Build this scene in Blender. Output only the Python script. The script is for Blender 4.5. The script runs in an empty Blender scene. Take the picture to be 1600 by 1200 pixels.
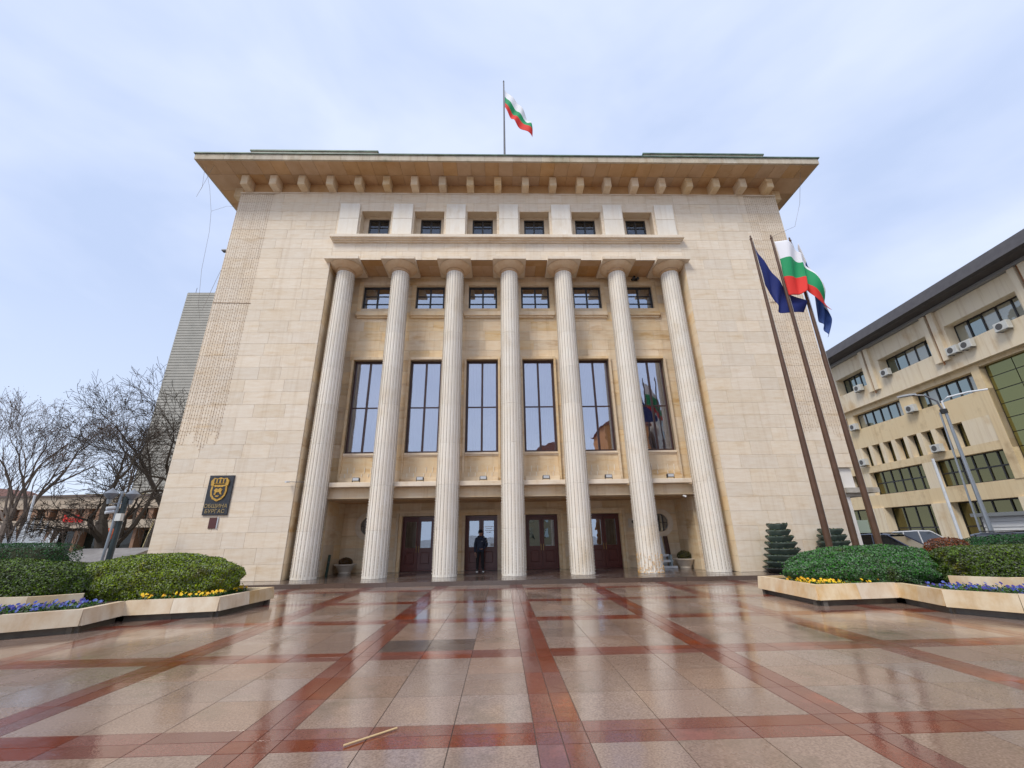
import bpy, bmesh, math, random
import numpy as np
from mathutils import Vector, Matrix
R = math.radians
random.seed(7); rng = np.random.default_rng(7)
scn = bpy.context.scene
col = scn.collection
# ------------------------------------------------------------------ camera
cam_d = bpy.data.cameras.new("camera"); cam = bpy.data.objects.new("camera", cam_d); col.objects.link(cam)
CAM = Vector((-.5084, -18.4138, 1.63))
pi_, ya_, ro_ = R(20.0021), R(1.6885), R(-.9626)
fw = Vector((math.sin(ya_)*math.cos(pi_), math.cos(ya_)*math.cos(pi_), math.sin(pi_)))
r0 = Vector((math.cos(ya_), -math.sin(ya_), 0)); u0 = r0.cross(fw)
rr = r0*math.cos(ro_)+u0*math.sin(ro_); uu = -r0*math.sin(ro_)+u0*math.cos(ro_)
m = Matrix((rr, uu, -fw)).transposed().to_4x4(); m.translation = CAM
cam.matrix_world = m
cam_d.sensor_width = 36; cam_d.lens = 36*656.9822/1600; cam_d.clip_end = 1500; cam_d.clip_start = .05
scn.camera = cam
# ------------------------------------------------------------------ world, sun, exposure
SUN_EL, SUN_AZ = 50, 220      # azimuth clockwise from +Y (the facade faces -Y)
w = bpy.data.worlds.new("World"); scn.world = w; w.use_nodes = True
nt = w.node_tree; nt.nodes.clear()
def N(t, ty, **k):
    n = t.nodes.new(ty)
    for a, b in k.items(): setattr(n, a, b)
    return n
out = N(nt, 'ShaderNodeOutputWorld'); bg = N(nt, 'ShaderNodeBackground'); bg.inputs[1].default_value = .096
sky = N(nt, 'ShaderNodeTexSky', sky_type='NISHITA', sun_disc=False, sun_elevation=R(SUN_EL), sun_rotation=R(SUN_AZ))
tc = N(nt, 'ShaderNodeTexCoord'); sx = N(nt, 'ShaderNodeSeparateXYZ'); nt.links.new(tc.outputs['Generated'], sx.inputs[0])
mp = N(nt, 'ShaderNodeMapping'); mp.inputs['Scale'].default_value = (1, 1, 2.2); mp.inputs['Location'].default_value = (3.1, .4, .9)
mp.inputs['Rotation'].default_value = (0, .35, .3)
nt.links.new(tc.outputs['Generated'], mp.inputs[0])
nz = N(nt, 'ShaderNodeTexNoise'); nz.inputs['Scale'].default_value = 1.7; nz.inputs['Detail'].default_value = 5; nz.inputs['Roughness'].default_value = .5; nz.inputs['Distortion'].default_value = .3
nt.links.new(mp.outputs[0], nz.inputs[0])
cr = N(nt, 'ShaderNodeValToRGB'); cr.color_ramp.elements[0].position = .38; cr.color_ramp.elements[0].color = (4.1, 4.95, 6.9, 1)
cr.color_ramp.elements[1].position = .62; cr.color_ramp.elements[1].color = (5.6, 6.25, 7.9, 1)
nt.links.new(nz.outputs[0], cr.inputs[0])
hz = N(nt, 'ShaderNodeMapRange'); hz.inputs[1].default_value = 0; hz.inputs[2].default_value = .45; hz.inputs[3].default_value = .75; hz.inputs[4].default_value = 0
nt.links.new(sx.outputs[2], hz.inputs[0])
mh = N(nt, 'ShaderNodeMix', data_type='RGBA'); mh.inputs[7].default_value = (6.3, 7.1, 8.3, 1)
nt.links.new(hz.outputs[0], mh.inputs[0]); nt.links.new(cr.outputs[0], mh.inputs[6])
mx = N(nt, 'ShaderNodeMix', data_type='RGBA'); mx.inputs[0].default_value = .93
nt.links.new(sky.outputs[0], mx.inputs[6]); nt.links.new(mh.outputs[2], mx.inputs[7])
nt.links.new(mx.outputs[2], bg.inputs[0]); nt.links.new(bg.outputs[0], out.inputs[0])
sd = bpy.data.lights.new("sun", 'SUN'); sd.energy = 1.5; sd.angle = R(18); sd.color = (1, .95, .86)
sun = bpy.data.objects.new("sun", sd); col.objects.link(sun)
dv = Vector((math.sin(R(SUN_AZ))*math.cos(R(SUN_EL)), math.cos(R(SUN_AZ))*math.cos(R(SUN_EL)), math.sin(R(SUN_EL))))
sun.rotation_euler = dv.to_track_quat('Z', 'Y').to_euler()
scn.view_settings.view_transform = 'Standard'; scn.view_settings.look = 'None'; scn.view_settings.exposure = .6; scn.view_settings.gamma = 1
scn.view_settings.use_curve_mapping = False
scn.cycles.max_bounces = 7; scn.cycles.diffuse_bounces = 3; scn.cycles.transparent_max_bounces = 8
# ------------------------------------------------------------------ materials
MATS = {}
def mat(name, c, rough=.8, metal=0, c2=None, scale=3, mode='noise', bump=0, rand=0, coat=0, spec=.5, stretch=(1,1,1), c3=None, detail=4, bscale=None, streak=0, c3s=.55):
    """procedural principled material; rand = per-piece tone variation (object + island random)"""
    if name in MATS: return MATS[name]
    mt = bpy.data.materials.new(name); mt.use_nodes = True; t = mt.node_tree; b = t.nodes['Principled BSDF']
    L = t.links.new
    b.inputs['Roughness'].default_value = rough; b.inputs['Metallic'].default_value = metal
    b.inputs['Specular IOR Level'].default_value = spec; b.inputs['Coat Weight'].default_value = coat; b.inputs['Coat Roughness'].default_value = .08
    geo = N(t, 'ShaderNodeNewGeometry')
    mpn = N(t, 'ShaderNodeMapping'); mpn.inputs['Scale'].default_value = stretch; L(geo.outputs['Position'], mpn.inputs[0])
    oi = N(t, 'ShaderNodeObjectInfo')
    ad = N(t, 'ShaderNodeMath', operation='ADD'); L(oi.outputs['Random'], ad.inputs[0]); L(geo.outputs['Random Per Island'], ad.inputs[1])
    fr = N(t, 'ShaderNodeMath', operation='FRACT'); L(ad.outputs[0], fr.inputs[0])
    cur = None
    c2 = c2 or c
    no = N(t, 'ShaderNodeTexNoise'); no.inputs['Scale'].default_value = scale; no.inputs['Detail'].default_value = detail; no.inputs['Roughness'].default_value = .6
    if rand:   # each piece gets its own patch of grain
        off = N(t, 'ShaderNodeVectorMath', operation='ADD'); sc_ = N(t, 'ShaderNodeVectorMath', operation='SCALE'); cb = N(t, 'ShaderNodeCombineXYZ')
        L(fr.outputs[0], cb.inputs[0]); L(fr.outputs[0], cb.inputs[2]); L(cb.outputs[0], sc_.inputs[0]); sc_.inputs['Scale'].default_value = 37
        L(mpn.outputs[0], off.inputs[0]); L(sc_.outputs[0], off.inputs[1]); L(off.outputs[0], no.inputs[0])
    else: L(mpn.outputs[0], no.inputs[0])
    rp = N(t, 'ShaderNodeValToRGB'); rp.color_ramp.elements[0].position = .33; rp.color_ramp.elements[1].position = .67
    rp.color_ramp.elements[0].color = (*c, 1); rp.color_ramp.elements[1].color = (*c2, 1); L(no.outputs[0], rp.inputs[0]); cur = rp.outputs[0]
    if c3:     # broad stains with a shape of their own
        n3 = N(t, 'ShaderNodeTexNoise'); n3.inputs['Scale'].default_value = c3s; n3.inputs['Detail'].default_value = 6; n3.inputs['Roughness'].default_value = .65; L(mpn.outputs[0], n3.inputs[0])
        r3 = N(t, 'ShaderNodeValToRGB'); r3.color_ramp.elements[0].position = .55; r3.color_ramp.elements[1].position = .75; L(n3.outputs[0], r3.inputs[0])
        m3 = N(t, 'ShaderNodeMix', data_type='RGBA'); m3.inputs[7].default_value = (*c3, 1); L(r3.outputs[0], m3.inputs[0]); L(cur, m3.inputs[6]); cur = m3.outputs[2]
    if rand:
        mr = N(t, 'ShaderNodeMapRange'); mr.inputs[3].default_value = 1-rand; mr.inputs[4].default_value = 1+rand; L(fr.outputs[0], mr.inputs[0])
        hs = N(t, 'ShaderNodeHueSaturation'); L(cur, hs.inputs['Color']); L(mr.outputs[0], hs.inputs['Value'])
        f2 = N(t, 'ShaderNodeMath', operation='MULTIPLY'); f2.inputs[1].default_value = 7.3; L(fr.outputs[0], f2.inputs[0]); f3 = N(t, 'ShaderNodeMath', operation='FRACT'); L(f2.outputs[0], f3.inputs[0])
        m4 = N(t, 'ShaderNodeMapRange'); m4.inputs[3].default_value = 1-rand*1.6; m4.inputs[4].default_value = 1+rand*1.6; L(f3.outputs[0], m4.inputs[0]); L(m4.outputs[0], hs.inputs['Saturation'])
        cur = hs.outputs[0]
    if streak:  # rain streaks and grime with a shape of their own
        m5 = N(t, 'ShaderNodeMapping'); m5.inputs['Scale'].default_value = (3.2, 3.2, .16); L(geo.outputs['Position'], m5.inputs[0])
        n5 = N(t, 'ShaderNodeTexNoise'); n5.inputs['Scale'].default_value = 1; n5.inputs['Detail'].default_value = 6; n5.inputs['Roughness'].default_value = .7; L(m5.outputs[0], n5.inputs[0])
        r5 = N(t, 'ShaderNodeMapRange'); r5.inputs[1].default_value = .5; r5.inputs[2].default_value = .78; r5.inputs[4].default_value = streak; L(n5.outputs[0], r5.inputs[0])
        x5 = N(t, 'ShaderNodeMix', data_type='RGBA', blend_type='MULTIPLY'); x5.inputs[7].default_value = (.62,.50,.36,1); L(r5.outputs[0], x5.inputs[0]); L(cur, x5.inputs[6]); cur = x5.outputs[2]
    L(cur, b.inputs['Base Color'])
    if bump:
        bp = N(t, 'ShaderNodeBump'); bp.inputs['Strength'].default_value = bump; bp.inputs['Distance'].default_value = .02
        nb = N(t, 'ShaderNodeTexNoise'); nb.inputs['Scale'].default_value = bscale or scale*6; nb.inputs['Detail'].default_value = 5; L(mpn.outputs[0], nb.inputs[0])
        L(nb.outputs[0], bp.inputs['Height']); L(bp.outputs[0], b.inputs['Normal'])
    MATS[name] = mt; return mt
def wetmat(name, c, c2, rand, rlo=.06, rhi=.34, c3=None):
    mt = mat(name, c, .2, c2=c2, scale=55, rand=rand, detail=8, c3s=.8, spec=.5, c3=c3)
    t = mt.node_tree; b = t.nodes['Principled BSDF']; L = t.links.new
    b.inputs['IOR'].default_value = 1.55
    geo = N(t, 'ShaderNodeNewGeometry')
    n = N(t, 'ShaderNodeTexNoise'); n.inputs['Scale'].default_value = .55; n.inputs['Detail'].default_value = 6; n.inputs['Roughness'].default_value = .6; L(geo.outputs['Position'], n.inputs[0])
    mr = N(t, 'ShaderNodeMapRange'); mr.inputs[1].default_value = .38; mr.inputs[2].default_value = .66; mr.inputs[3].default_value = rlo; mr.inputs[4].default_value = rhi; L(n.outputs[0], mr.inputs[0]); L(mr.outputs[0], b.inputs['Roughness'])
    b.inputs['Coat Weight'].default_value = .30; b.inputs['Coat IOR'].default_value = 1.4
    mr2 = N(t, 'ShaderNodeMapRange'); mr2.inputs[1].default_value = .38; mr2.inputs[2].default_value = .66; mr2.inputs[3].default_value = .03; mr2.inputs[4].default_value = .16; L(n.outputs[0], mr2.inputs[0]); L(mr2.outputs[0], b.inputs['Coat Roughness'])
    nb = N(t, 'ShaderNodeTexNoise'); nb.inputs['Scale'].default_value = 5; nb.inputs['Detail'].default_value = 6; nb.inputs['Roughness'].default_value = .65; L(geo.outputs['Position'], nb.inputs[0])
    bp = N(t, 'ShaderNodeBump'); bp.inputs['Strength'].default_value = .05; bp.inputs['Distance'].default_value = .05; L(nb.outputs[0], bp.inputs['Height']); L(bp.outputs[0], b.inputs['Normal']); L(bp.outputs[0], b.inputs['Coat Normal'])
    return mt
def glassmat(name, refl=.35, tint=(.8,.85,.9), body=(.02,.025,.03), see=.5, rough=.01):
    """window glass: mirror of the surroundings over a partly see-through body"""
    mt = bpy.data.materials.new(name); mt.use_nodes = True; t = mt.node_tree; t.nodes.clear(); L = t.links.new
    o = N(t, 'ShaderNodeOutputMaterial'); g = N(t, 'ShaderNodeBsdfGlossy'); g.inputs['Roughness'].default_value = rough; g.inputs['Color'].default_value = (*tint, 1)
    tr = N(t, 'ShaderNodeBsdfTransparent'); tr.inputs[0].default_value = (.9, .93, .95, 1); df = N(t, 'ShaderNodeBsdfDiffuse'); df.inputs[0].default_value = (*body, 1)
    a = N(t, 'ShaderNodeMixShader'); a.inputs[0].default_value = see; L(df.outputs[0], a.inputs[1]); L(tr.outputs[0], a.inputs[2])
    fz = N(t, 'ShaderNodeFresnel'); fz.inputs[0].default_value = 1.5
    mr = N(t, 'ShaderNodeMapRange'); mr.inputs[1].default_value = .04; mr.inputs[2].default_value = 1; mr.inputs[3].default_value = refl; mr.inputs[4].default_value = 1; L(fz.outputs[0], mr.inputs[0])
    m2 = N(t, 'ShaderNodeMixShader'); L(mr.outputs[0], m2.inputs[0]); L(a.outputs[0], m2.inputs[1]); L(g.outputs[0], m2.inputs[2]); L(m2.outputs[0], o.inputs[0])
    gn = N(t, 'ShaderNodeNewGeometry'); nb = N(t, 'ShaderNodeTexNoise'); nb.inputs['Scale'].default_value = 1.1; L(gn.outputs['Position'], nb.inputs[0])
    bp = N(t, 'ShaderNodeBump'); bp.inputs['Strength'].default_value = .05; bp.inputs['Distance'].default_value = .08; L(nb.outputs[0], bp.inputs['Height']); L(bp.outputs[0], g.inputs['Normal'])
    MATS[name] = mt; return mt
STONE = mat('limestone', (.78,.64,.475), .75, streak=.38, c2=(.84,.73,.585), scale=1.6, stretch=(1,1,5), c3=(.70,.53,.34), rand=.05, bump=.25, bscale=14)
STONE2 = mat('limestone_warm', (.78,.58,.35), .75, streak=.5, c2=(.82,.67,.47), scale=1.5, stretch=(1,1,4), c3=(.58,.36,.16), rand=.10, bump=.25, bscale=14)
STAIN = mat('stained_limestone', (.86,.66,.42), .8, c2=(.90,.75,.54), scale=1.1, stretch=(1,1,1.5), c3=(.60,.33,.11), rand=.08, bump=.25, bscale=14)  # base colour lightened to offset shade in the reveals; orange patches are stain
JOINT = mat('mortar', (.64,.51,.36), .9, c2=(.7,.58,.43), scale=3)
COLST = mat('column_stone', (.85,.765,.64), .7, streak=.3, c2=(.89,.83,.73), scale=2.2, stretch=(1,1,.6), c3=(.70,.58,.42), rand=.04, bump=.2, bscale=20)
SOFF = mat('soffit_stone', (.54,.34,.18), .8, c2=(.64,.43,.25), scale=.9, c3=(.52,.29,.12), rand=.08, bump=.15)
COPPER = mat('copper_edge', (.06,.09,.07), .5, c2=(.16,.24,.17), scale=2)
FASC = mat('fascia_stone', (.48,.40,.29), .8, streak=.7, c2=(.62,.54,.42), scale=1.2, c3=(.24,.24,.15), rand=.06)
WOOD = mat('door_wood', (.085,.015,.011), .35, c2=(.12,.026,.018), scale=6, stretch=(6,6,.5), bump=.1, coat=.3)
FRAME = mat('window_frame', (.05,.025,.022), .35, c2=(.075,.035,.03), scale=5)
DARKFR = mat('dark_frame', (.02,.018,.018), .4)
DARK = mat('room_dark', (.025,.02,.018), .9)
CURT = mat('curtain', (.62,.66,.74), .9, c2=(.74,.77,.82), scale=2, stretch=(9,9,.3))
GLASS = glassmat('window_glass', .42, (.86,.88,.98), (.03,.035,.05), .8)
GLASSD = glassmat('dark_glass', .42, (.8,.88,1.0), (.01,.01,.012), .5)
BLIND = glassmat('glass_with_blind', .25, (.7,.75,.72), (.34,.33,.27), 0)
GLASSA = glassmat('attic_glass', .10, (.8,.88,1.0), (.008,.008,.01), .3)
OGLASS = glassmat('office_glass', .42, (.62,.70,.66), (.02,.03,.022), .1)
OLIVE_REFL = glassmat('olive_reflection_glass', .22, (.62,.56,.30), (.035,.035,.012), .1)  # reflection of yellow-olive facades put into the tint and body colour
SHOP = glassmat('shop_glass', .08, (.6,.6,.6), (.015,.02,.015), .1)
CGLASS = glassmat('curtain_wall_glass', .38, (.46,.45,.22), (.07,.07,.02), 0)
GRAN = wetmat('wet_granite', (.20,.128,.093), (.38,.268,.207), .10, c3=(.155,.115,.08), rlo=.03, rhi=.36)
REDG = wetmat('wet_red_granite', (.15,.045,.03), (.24,.075,.05), .10, c3=(.40,.10,.05), rlo=.04, rhi=.30)
DRKG = wetmat('wet_dark_granite', (.085,.06,.05), (.14,.10,.08), .12)
GROUT = mat('grout', (.12,.085,.065), .6, c2=(.13,.10,.08))
PLANT = mat('planter_stone', (.64,.45,.25), .65, streak=.5, c2=(.78,.66,.48), scale=2.2, stretch=(1,1,.8), c3=(.60,.33,.12), rand=.13, bump=.15)
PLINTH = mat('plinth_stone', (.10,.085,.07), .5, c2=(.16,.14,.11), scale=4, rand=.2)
SOIL = mat('soil', (.05,.035,.025), .95, c2=(.08,.06,.04), scale=12, bump=.6)
ASPH = mat('asphalt', (.055,.055,.058), .45, c2=(.08,.08,.082), scale=8)
PAVE = mat('grey_paving', (.20,.18,.16), .4, c2=(.27,.25,.22), scale=3)
def leafmat(name, a, b):
    mt = mat(name, a, .55, c2=b, scale=1.9, rand=.4, spec=.3, c3=tuple(q*w for q, w in zip(a, (1.6,.60,.6))), c3s=1.5); return mt
# ------------------------------------------------------------------ mesh builder
class MB:
    def __init__(s): s.v = []; s.f = []; s.m = []; s.cur = 0
    def add(s, vs, fs):
        n = len(s.v); s.v += [tuple(p) for p in vs]; s.f += [tuple(i+n for i in f) for f in fs]; s.m += [s.cur]*len(fs); return s
    def box(s, x0, x1, y0, y1, z0, z1):
        return s.add([(x0,y0,z0),(x1,y0,z0),(x1,y1,z0),(x0,y1,z0),(x0,y0,z1),(x1,y0,z1),(x1,y1,z1),(x0,y1,z1)],
                     [(0,3,2,1),(4,5,6,7),(0,1,5,4),(1,2,6,5),(2,3,7,6),(3,0,4,7)])
    def bev(s, x0, x1, y0, y1, z0, z1, b=.01):
        """box whose -Y face edges are chamfered"""
        return s.add([(x0+b,y0,z0+b),(x1-b,y0,z0+b),(x1-b,y0,z1-b),(x0+b,y0,z1-b),(x0,y0+b,z0),(x1,y0+b,z0),(x1,y0+b,z1),(x0,y0+b,z1),(x0,y1,z0),(x1,y1,z0),(x1,y1,z1),(x0,y1,z1)],
                     [(0,1,2,3),(4,5,1,0),(5,6,2,1),(6,7,3,2),(7,4,0,3),(8,9,5,4),(9,10,6,5),(10,11,7,6),(11,8,4,7)])
    def quad(s, a, b, c, d): return s.add([a,b,c,d], [(0,1,2,3)])
    def prism(s, poly, z0, z1, ax='z', inset=0):
        n = len(poly)
        def P(p, h): return {'z': (p[0],p[1],h), 'y': (p[0],h,p[1]), 'x': (h,p[0],p[1])}[ax]
        return s.add([P(p, z0) for p in poly]+[P(p, z1) for p in poly],
                     [tuple(range(n))[::-1], tuple(range(n, 2*n))]+[(i,(i+1)%n,(i+1)%n+n,i+n) for i in range(n)])
    def lathe(s, prof, c=(0,0,0), n=24, cap=True, flute=None):
        vs = []; fs = []
        for r, z in prof:
            for i in range(n):
                a = 2*math.pi*i/n; q = r if not flute else r*(1-flute*(i % 2 == 1)); vs.append((c[0]+q*math.cos(a), c[1]+q*math.sin(a), c[2]+z))
        for j in range(len(prof)-1):
            for i in range(n): fs.append((j*n+i, j*n+(i+1)%n, (j+1)*n+(i+1)%n, (j+1)*n+i))
        if cap: fs.append(tuple(range(n))[::-1]); fs.append(tuple(range((len(prof)-1)*n, len(prof)*n)))
        return s.add(vs, fs)
    def tube(s, pts, r, n=6, cap=True):
        pts = [Vector(p) for p in pts]; k = len(pts)
        rs = r if isinstance(r, (list, tuple)) else [r]*k
        vs = []
        for i, p in enumerate(pts):
            d = (pts[min(i+1,k-1)]-pts[max(i-1,0)]).normalized()
            a = d.orthogonal().normalized() if abs(d.z) > .9 else d.cross(Vector((0,0,1))).normalized(); b = d.cross(a)
            for j in range(n):
                t = 2*math.pi*j/n; vs.append(p+(a*math.cos(t)+b*math.sin(t))*rs[i])
        fs = [(i*n+j, i*n+(j+1)%n, (i+1)*n+(j+1)%n, (i+1)*n+j) for i in range(k-1) for j in range(n)]
        if cap: fs += [tuple(range(n))[::-1], tuple(range((k-1)*n, k*n))]
        return s.add(vs, fs)
    def xf(s, fn): s.v = [tuple(fn(*p)) for p in s.v]; return s
    def mesh(s, name, mats, smooth=False, fix=True):
        me = bpy.data.meshes.new(name); me.from_pydata(s.v, [], s.f)
        for q in (mats if isinstance(mats, (list, tuple)) else [mats]): me.materials.append(q)
        if any(s.m): me.polygons.foreach_set('material_index', s.m)
        if fix and len(s.f) < 60000:
            b = bmesh.new(); b.from_mesh(me); bmesh.ops.recalc_face_normals(b, faces=b.faces); b.to_mesh(me); b.free()
        if smooth:
            me.polygons.foreach_set('use_smooth', [True]*len(me.polygons))
            try: me.set_sharp_from_angle(angle=R(35))
            except Exception: pass
        me.update(); return me
ORG = {}
def tag(o, label=None, cat=None, group=None, kind=None):
    if label: o['label'] = label
    if cat: o['category'] = cat
    if group: o['group'] = group
    if kind: o['kind'] = kind
    return o
def link(o, parent):
    col.objects.link(o)
    if parent is not None:
        o.parent = parent; og = ORG.get(parent.name, Vector((0,0,0))); o.location = -og; ORG[o.name] = Vector((0,0,0))
    else: ORG[o.name] = Vector((0,0,0))
    return o
def obj(name, mb, mats, parent=None, label=None, cat=None, group=None, kind=None, smooth=False, fix=True):
    me = mb if isinstance(mb, bpy.types.Mesh) else mb.mesh(name, mats, smooth, fix)
    return tag(link(bpy.data.objects.new(name, me), parent), label, cat, group, kind)
def thing(name, loc, label, cat, group=None):
    o = bpy.data.objects.new(name, None); o.empty_display_size = .2; col.objects.link(o); o.location = loc; ORG[o.name] = Vector(loc); return tag(o, label, cat, group)
def kids(o): return [c for c in o.children]
def dup(o, loc=None, rz=None, label=None, parent=None, scale=None):
    c = o.copy(); col.objects.link(c)
    if parent is not None: c.parent = parent
    for ch in kids(o): dup(ch, parent=c)
    if loc is not None: c.location = loc
    if rz is not None: c.rotation_euler = (0, 0, rz)
    if scale is not None: c.scale = scale
    if label: c['label'] = label
    return c
def frame_ring(mb, x0, x1, z0, z1, t, y0, y1):
    mb.box(x0, x0+t, y0, y1, z0, z1); mb.box(x1-t, x1, y0, y1, z0, z1); mb.box(x0+t, x1-t, y0, y1, z0, z0+t); mb.box(x0+t, x1-t, y0, y1, z1-t, z1)
# ------------------------------------------------------------------ setting: ground
obj('ground', MB().box(-700, 700, -500, 900, -.6, -.03), [PAVE], kind='structure')
obj('road', MB().box(17.2, 33, -60, 120, -.03, -.012), [ASPH], kind='structure')
obj('side_pavement', MB().box(-60, -15.2, -40, 29, -.03, -.012), [PAVE], kind='structure')
plaza = obj('plaza', MB().box(-17.2, 17.2, -40, -1.52, -.03, -.008), [GROUT], kind='structure')
PX, PY, BW, X0, Y0 = 2.65, 2.75, .45, 0.0, -13.87
tiles = []
def cell_tiles(i, j):
    xa, ya = X0+i*PX, Y0+j*PY            # band crossing centre at lower left of the cell
    h = BW/2; g = .0038
    fx = (PX-BW)/3; fy = (PY-BW)/3
    for a in range(3):
        for b in range(3): tiles.append((xa+h+a*fx+g, xa+h+(a+1)*fx-g, ya+h+b*fy+g, ya+h+(b+1)*fy-g, 'g'))
    for a in range(3):
        for b in range(2):
            tiles.append((xa+h+a*fx+g, xa+h+(a+1)*fx-g, ya-h+b*h+g, ya-h+(b+1)*h-g, 'r'))
            tiles.append((xa-h+b*h+g, xa-h+(b+1)*h-g, ya+h+a*fy+g, ya+h+(a+1)*fy-g, 'r'))
    for a in range(2):
        for b in range(2): tiles.append((xa-h+a*h+g, xa-h+(a+1)*h-g, ya-h+b*h+g, ya-h+(b+1)*h-g, 'r'))
for i in range(-6, 6):
    for j in range(-4, 5): cell_tiles(i, j)
tiles = [(a, b, c, min(d, -1.53), k) for a, b, c, d, k in tiles if c < -1.75]
def tdist(t):
    x, y = (t[0]+t[1])/2, (t[2]+t[3])/2; dx, dy = x-CAM.x, y-CAM.y
    vis = dy > 3.6 and abs(dx) < dy*1.25+1
    return math.hypot(dx, dy)+(0 if vis else 500)
tiles.sort(key=tdist)
def tilebox(mb, x0, x1, y0, y1, z0=-.012, dz=0):
    b = .0004; t = (rng.random(4)-.5)*.0016+dz
    mb.add([(x0,y0,z0),(x1,y0,z0),(x1,y1,z0),(x0,y1,z0),(x0,y0,-.001+dz),(x1,y0,-.001+dz),(x1,y1,-.001+dz),(x0,y1,-.001+dz),
            (x0+b,y0+b,t[0]),(x1-b,y0+b,t[1]),(x1-b,y1-b,t[2]),(x0+b,y1-b,t[3])],
           [(0,1,5,4),(1,2,6,5),(2,3,7,6),(3,0,4,7),(4,5,9,8),(5,6,10,9),(6,7,11,10),(7,4,8,11),(8,9,10,11)])
restg, restr, restd = MB(), MB(), MB()
for k, (x0, x1, y0, y1, ty) in enumerate(tiles):
    dark = ty == 'g' and (-2.45 < (x0+x1)/2 < -.9 and -11 < (y0+y1)/2 < -10.1)
    if k < 300:
        mb = MB(); tilebox(mb, x0, x1, y0, y1); obj('paving_tile', mb, [DRKG if dark else GRAN if ty == 'g' else REDG], plaza, fix=False)
    else: tilebox(restd if dark else restg if ty == 'g' else restr, x0, x1, y0, y1)
obj('paving_tile', restg, [GRAN], plaza, kind='stuff', fix=False)
obj('paving_tile', restr, [REDG], plaza, kind='stuff', fix=False)
if restd.v: obj('paving_tile', restd, [DRKG], plaza, kind='stuff', fix=False)
terr = obj('terrace', MB().box(-15.6, 17.2, -1.46, 3.9, -.03, .135), [GROUT], kind='structure')
x = -15.6
for r_, (ya, yb) in enumerate(((-1.52,-1.12),(-1.11,.2),(.21,1.9),(1.91,3.62))):
    x = -15.6
    while x < 17.2:
        wd = (1.6 if r_ == 0 else 1.15)+random.uniform(-.1, .1); x2 = min(x+wd, 17.2)
        if r_ == 0 or abs((x+x2)/2) < 9.2 or r_ == 1:
            if not (r_ == 1 and abs((x+x2)/2) > 9.4 and False):
                mb = MB(); tilebox(mb, x+.004, x2-.004, ya, yb, -.02 if r_ == 0 else .13, .15); obj('paving_slab', mb, [DRKG], terr, fix=False)
        x = x2
# ------------------------------------------------------------------ town hall
hall = thing('town_hall', (.245, 0, 0), 'large pale limestone public building with seven fluted columns and wide flat eaves', 'building')
CB = [(i-2.5)*2.85 for i in range(6)]      # window bay centres
CX = [(i-3)*2.85 for i in range(7)]        # column centres
slabs = []                                 # (box tuple, axis, material)
def levels(z0, z1, cuts, h=.6):
    zs = [z0]+sorted(c for c in set(cuts) if z0 < c < z1)+[z1]; o = []
    for a, b in zip(zs[:-1], zs[1:]):
        n = max(1, round((b-a)/h)); o += [a+(b-a)*k/n for k in range(n)]
    return o+[z1]
def clad(u0, u1, z0, z1, holes, put, ml=1.25, cuts=(), h=.6, m=None):
    cs = [c for hh in holes for c in (hh[2], hh[3])]+list(cuts)
    lv = levels(z0, z1, cs, h)
    for k, (a, b) in enumerate(zip(lv[:-1], lv[1:])):
        segs = [(u0, u1)]
        for hx0, hx1, hz0, hz1 in holes:
            if hz0 < (a+b)/2 < hz1:
                ns = []
                for p, q in segs:
                    if hx1 <= p or hx0 >= q: ns.append((p, q)); continue
                    if hx0 > p: ns.append((p, hx0))
                    if hx1 < q: ns.append((hx1, q))
                segs = ns
        for p, q in segs:
            if q-p < .03: continue
            n = max(1, round((q-p)/ml)); ed = [p+(q-p)*t/n for t in range(n+1)]
            for t in range(1, n): ed[t] += random.uniform(-.28, .28)*(q-p)/n
            for s0, s1 in zip(ed[:-1], ed[1:]): put(s0, s1, a, b, m)
def putY(Y):       # slabs lying on a wall whose face looks to -Y
    def f(a, b, c, d, m_):
        e = random.uniform(0, .004); slabs.append(((a+.003, b-.003, Y-e, Y+.03, c+.003, d-.003), 'y', m_))
    return f
def putX(X, sgn):
    def f(a, b, c, d, m_): slabs.append(((X, sgn, a+.004, b-.004, c+.004, d-.004), 'x', m_))
    return f
core = MB()
def corewall(u0, u1, z0, z1, holes, y0, y1):
    xs = sorted({u0, u1, *[h[0] for h in holes], *[h[1] for h in holes]}); zs = sorted({z0, z1, *[h[2] for h in holes], *[h[3] for h in holes]})
    for a, b in zip(zs[:-1], zs[1:]):
        run = None
        for p, q in zip(xs[:-1], xs[1:]):
            inh = any(h[0] <= (p+q)/2 <= h[1] and h[2] <= (a+b)/2 <= h[3] for h in holes)
            if inh:
                if run: core.box(run[0], run[1], y0, y1, a, b); run = None
            else: run = (run[0], q) if run else (p, q)
        if run: core.box(run[0], run[1], y0, y1, a, b)
WT = 19.56
# front panels
clad(-14.64, -9.22, .15, WT, [], putY(0)); corewall(-14.60, -9.26, .15, WT, [], .02, .6)
clad(9.22, 15.13, 4.3, WT, [], putY(0)); corewall(9.26, 15.09, 4.3, WT, [], .02, .6)
clad(9.22, 14.36, .15, 4.3, [], putY(0)); corewall(9.26, 14.32, .15, 4.3, [], .02, .6)
ah = [(c-.82, c+.78, 16.62, 18.38) for c in CB]
clad(-9.22, 9.22, 15.225, WT, ah, putY(0), cuts=(16.3,)); corewall(-9.26, 9.26, 15.24, WT, ah, .02, .5)
for c in CB: core.box(c-.84, c-.56, .5, .9, 16.62, 18.42); core.box(c+.56, c+.8, .5, .9, 16.62, 18.42); core.box(c-.56, c+.56, .5, .9, 18.28, 18.42)
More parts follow.
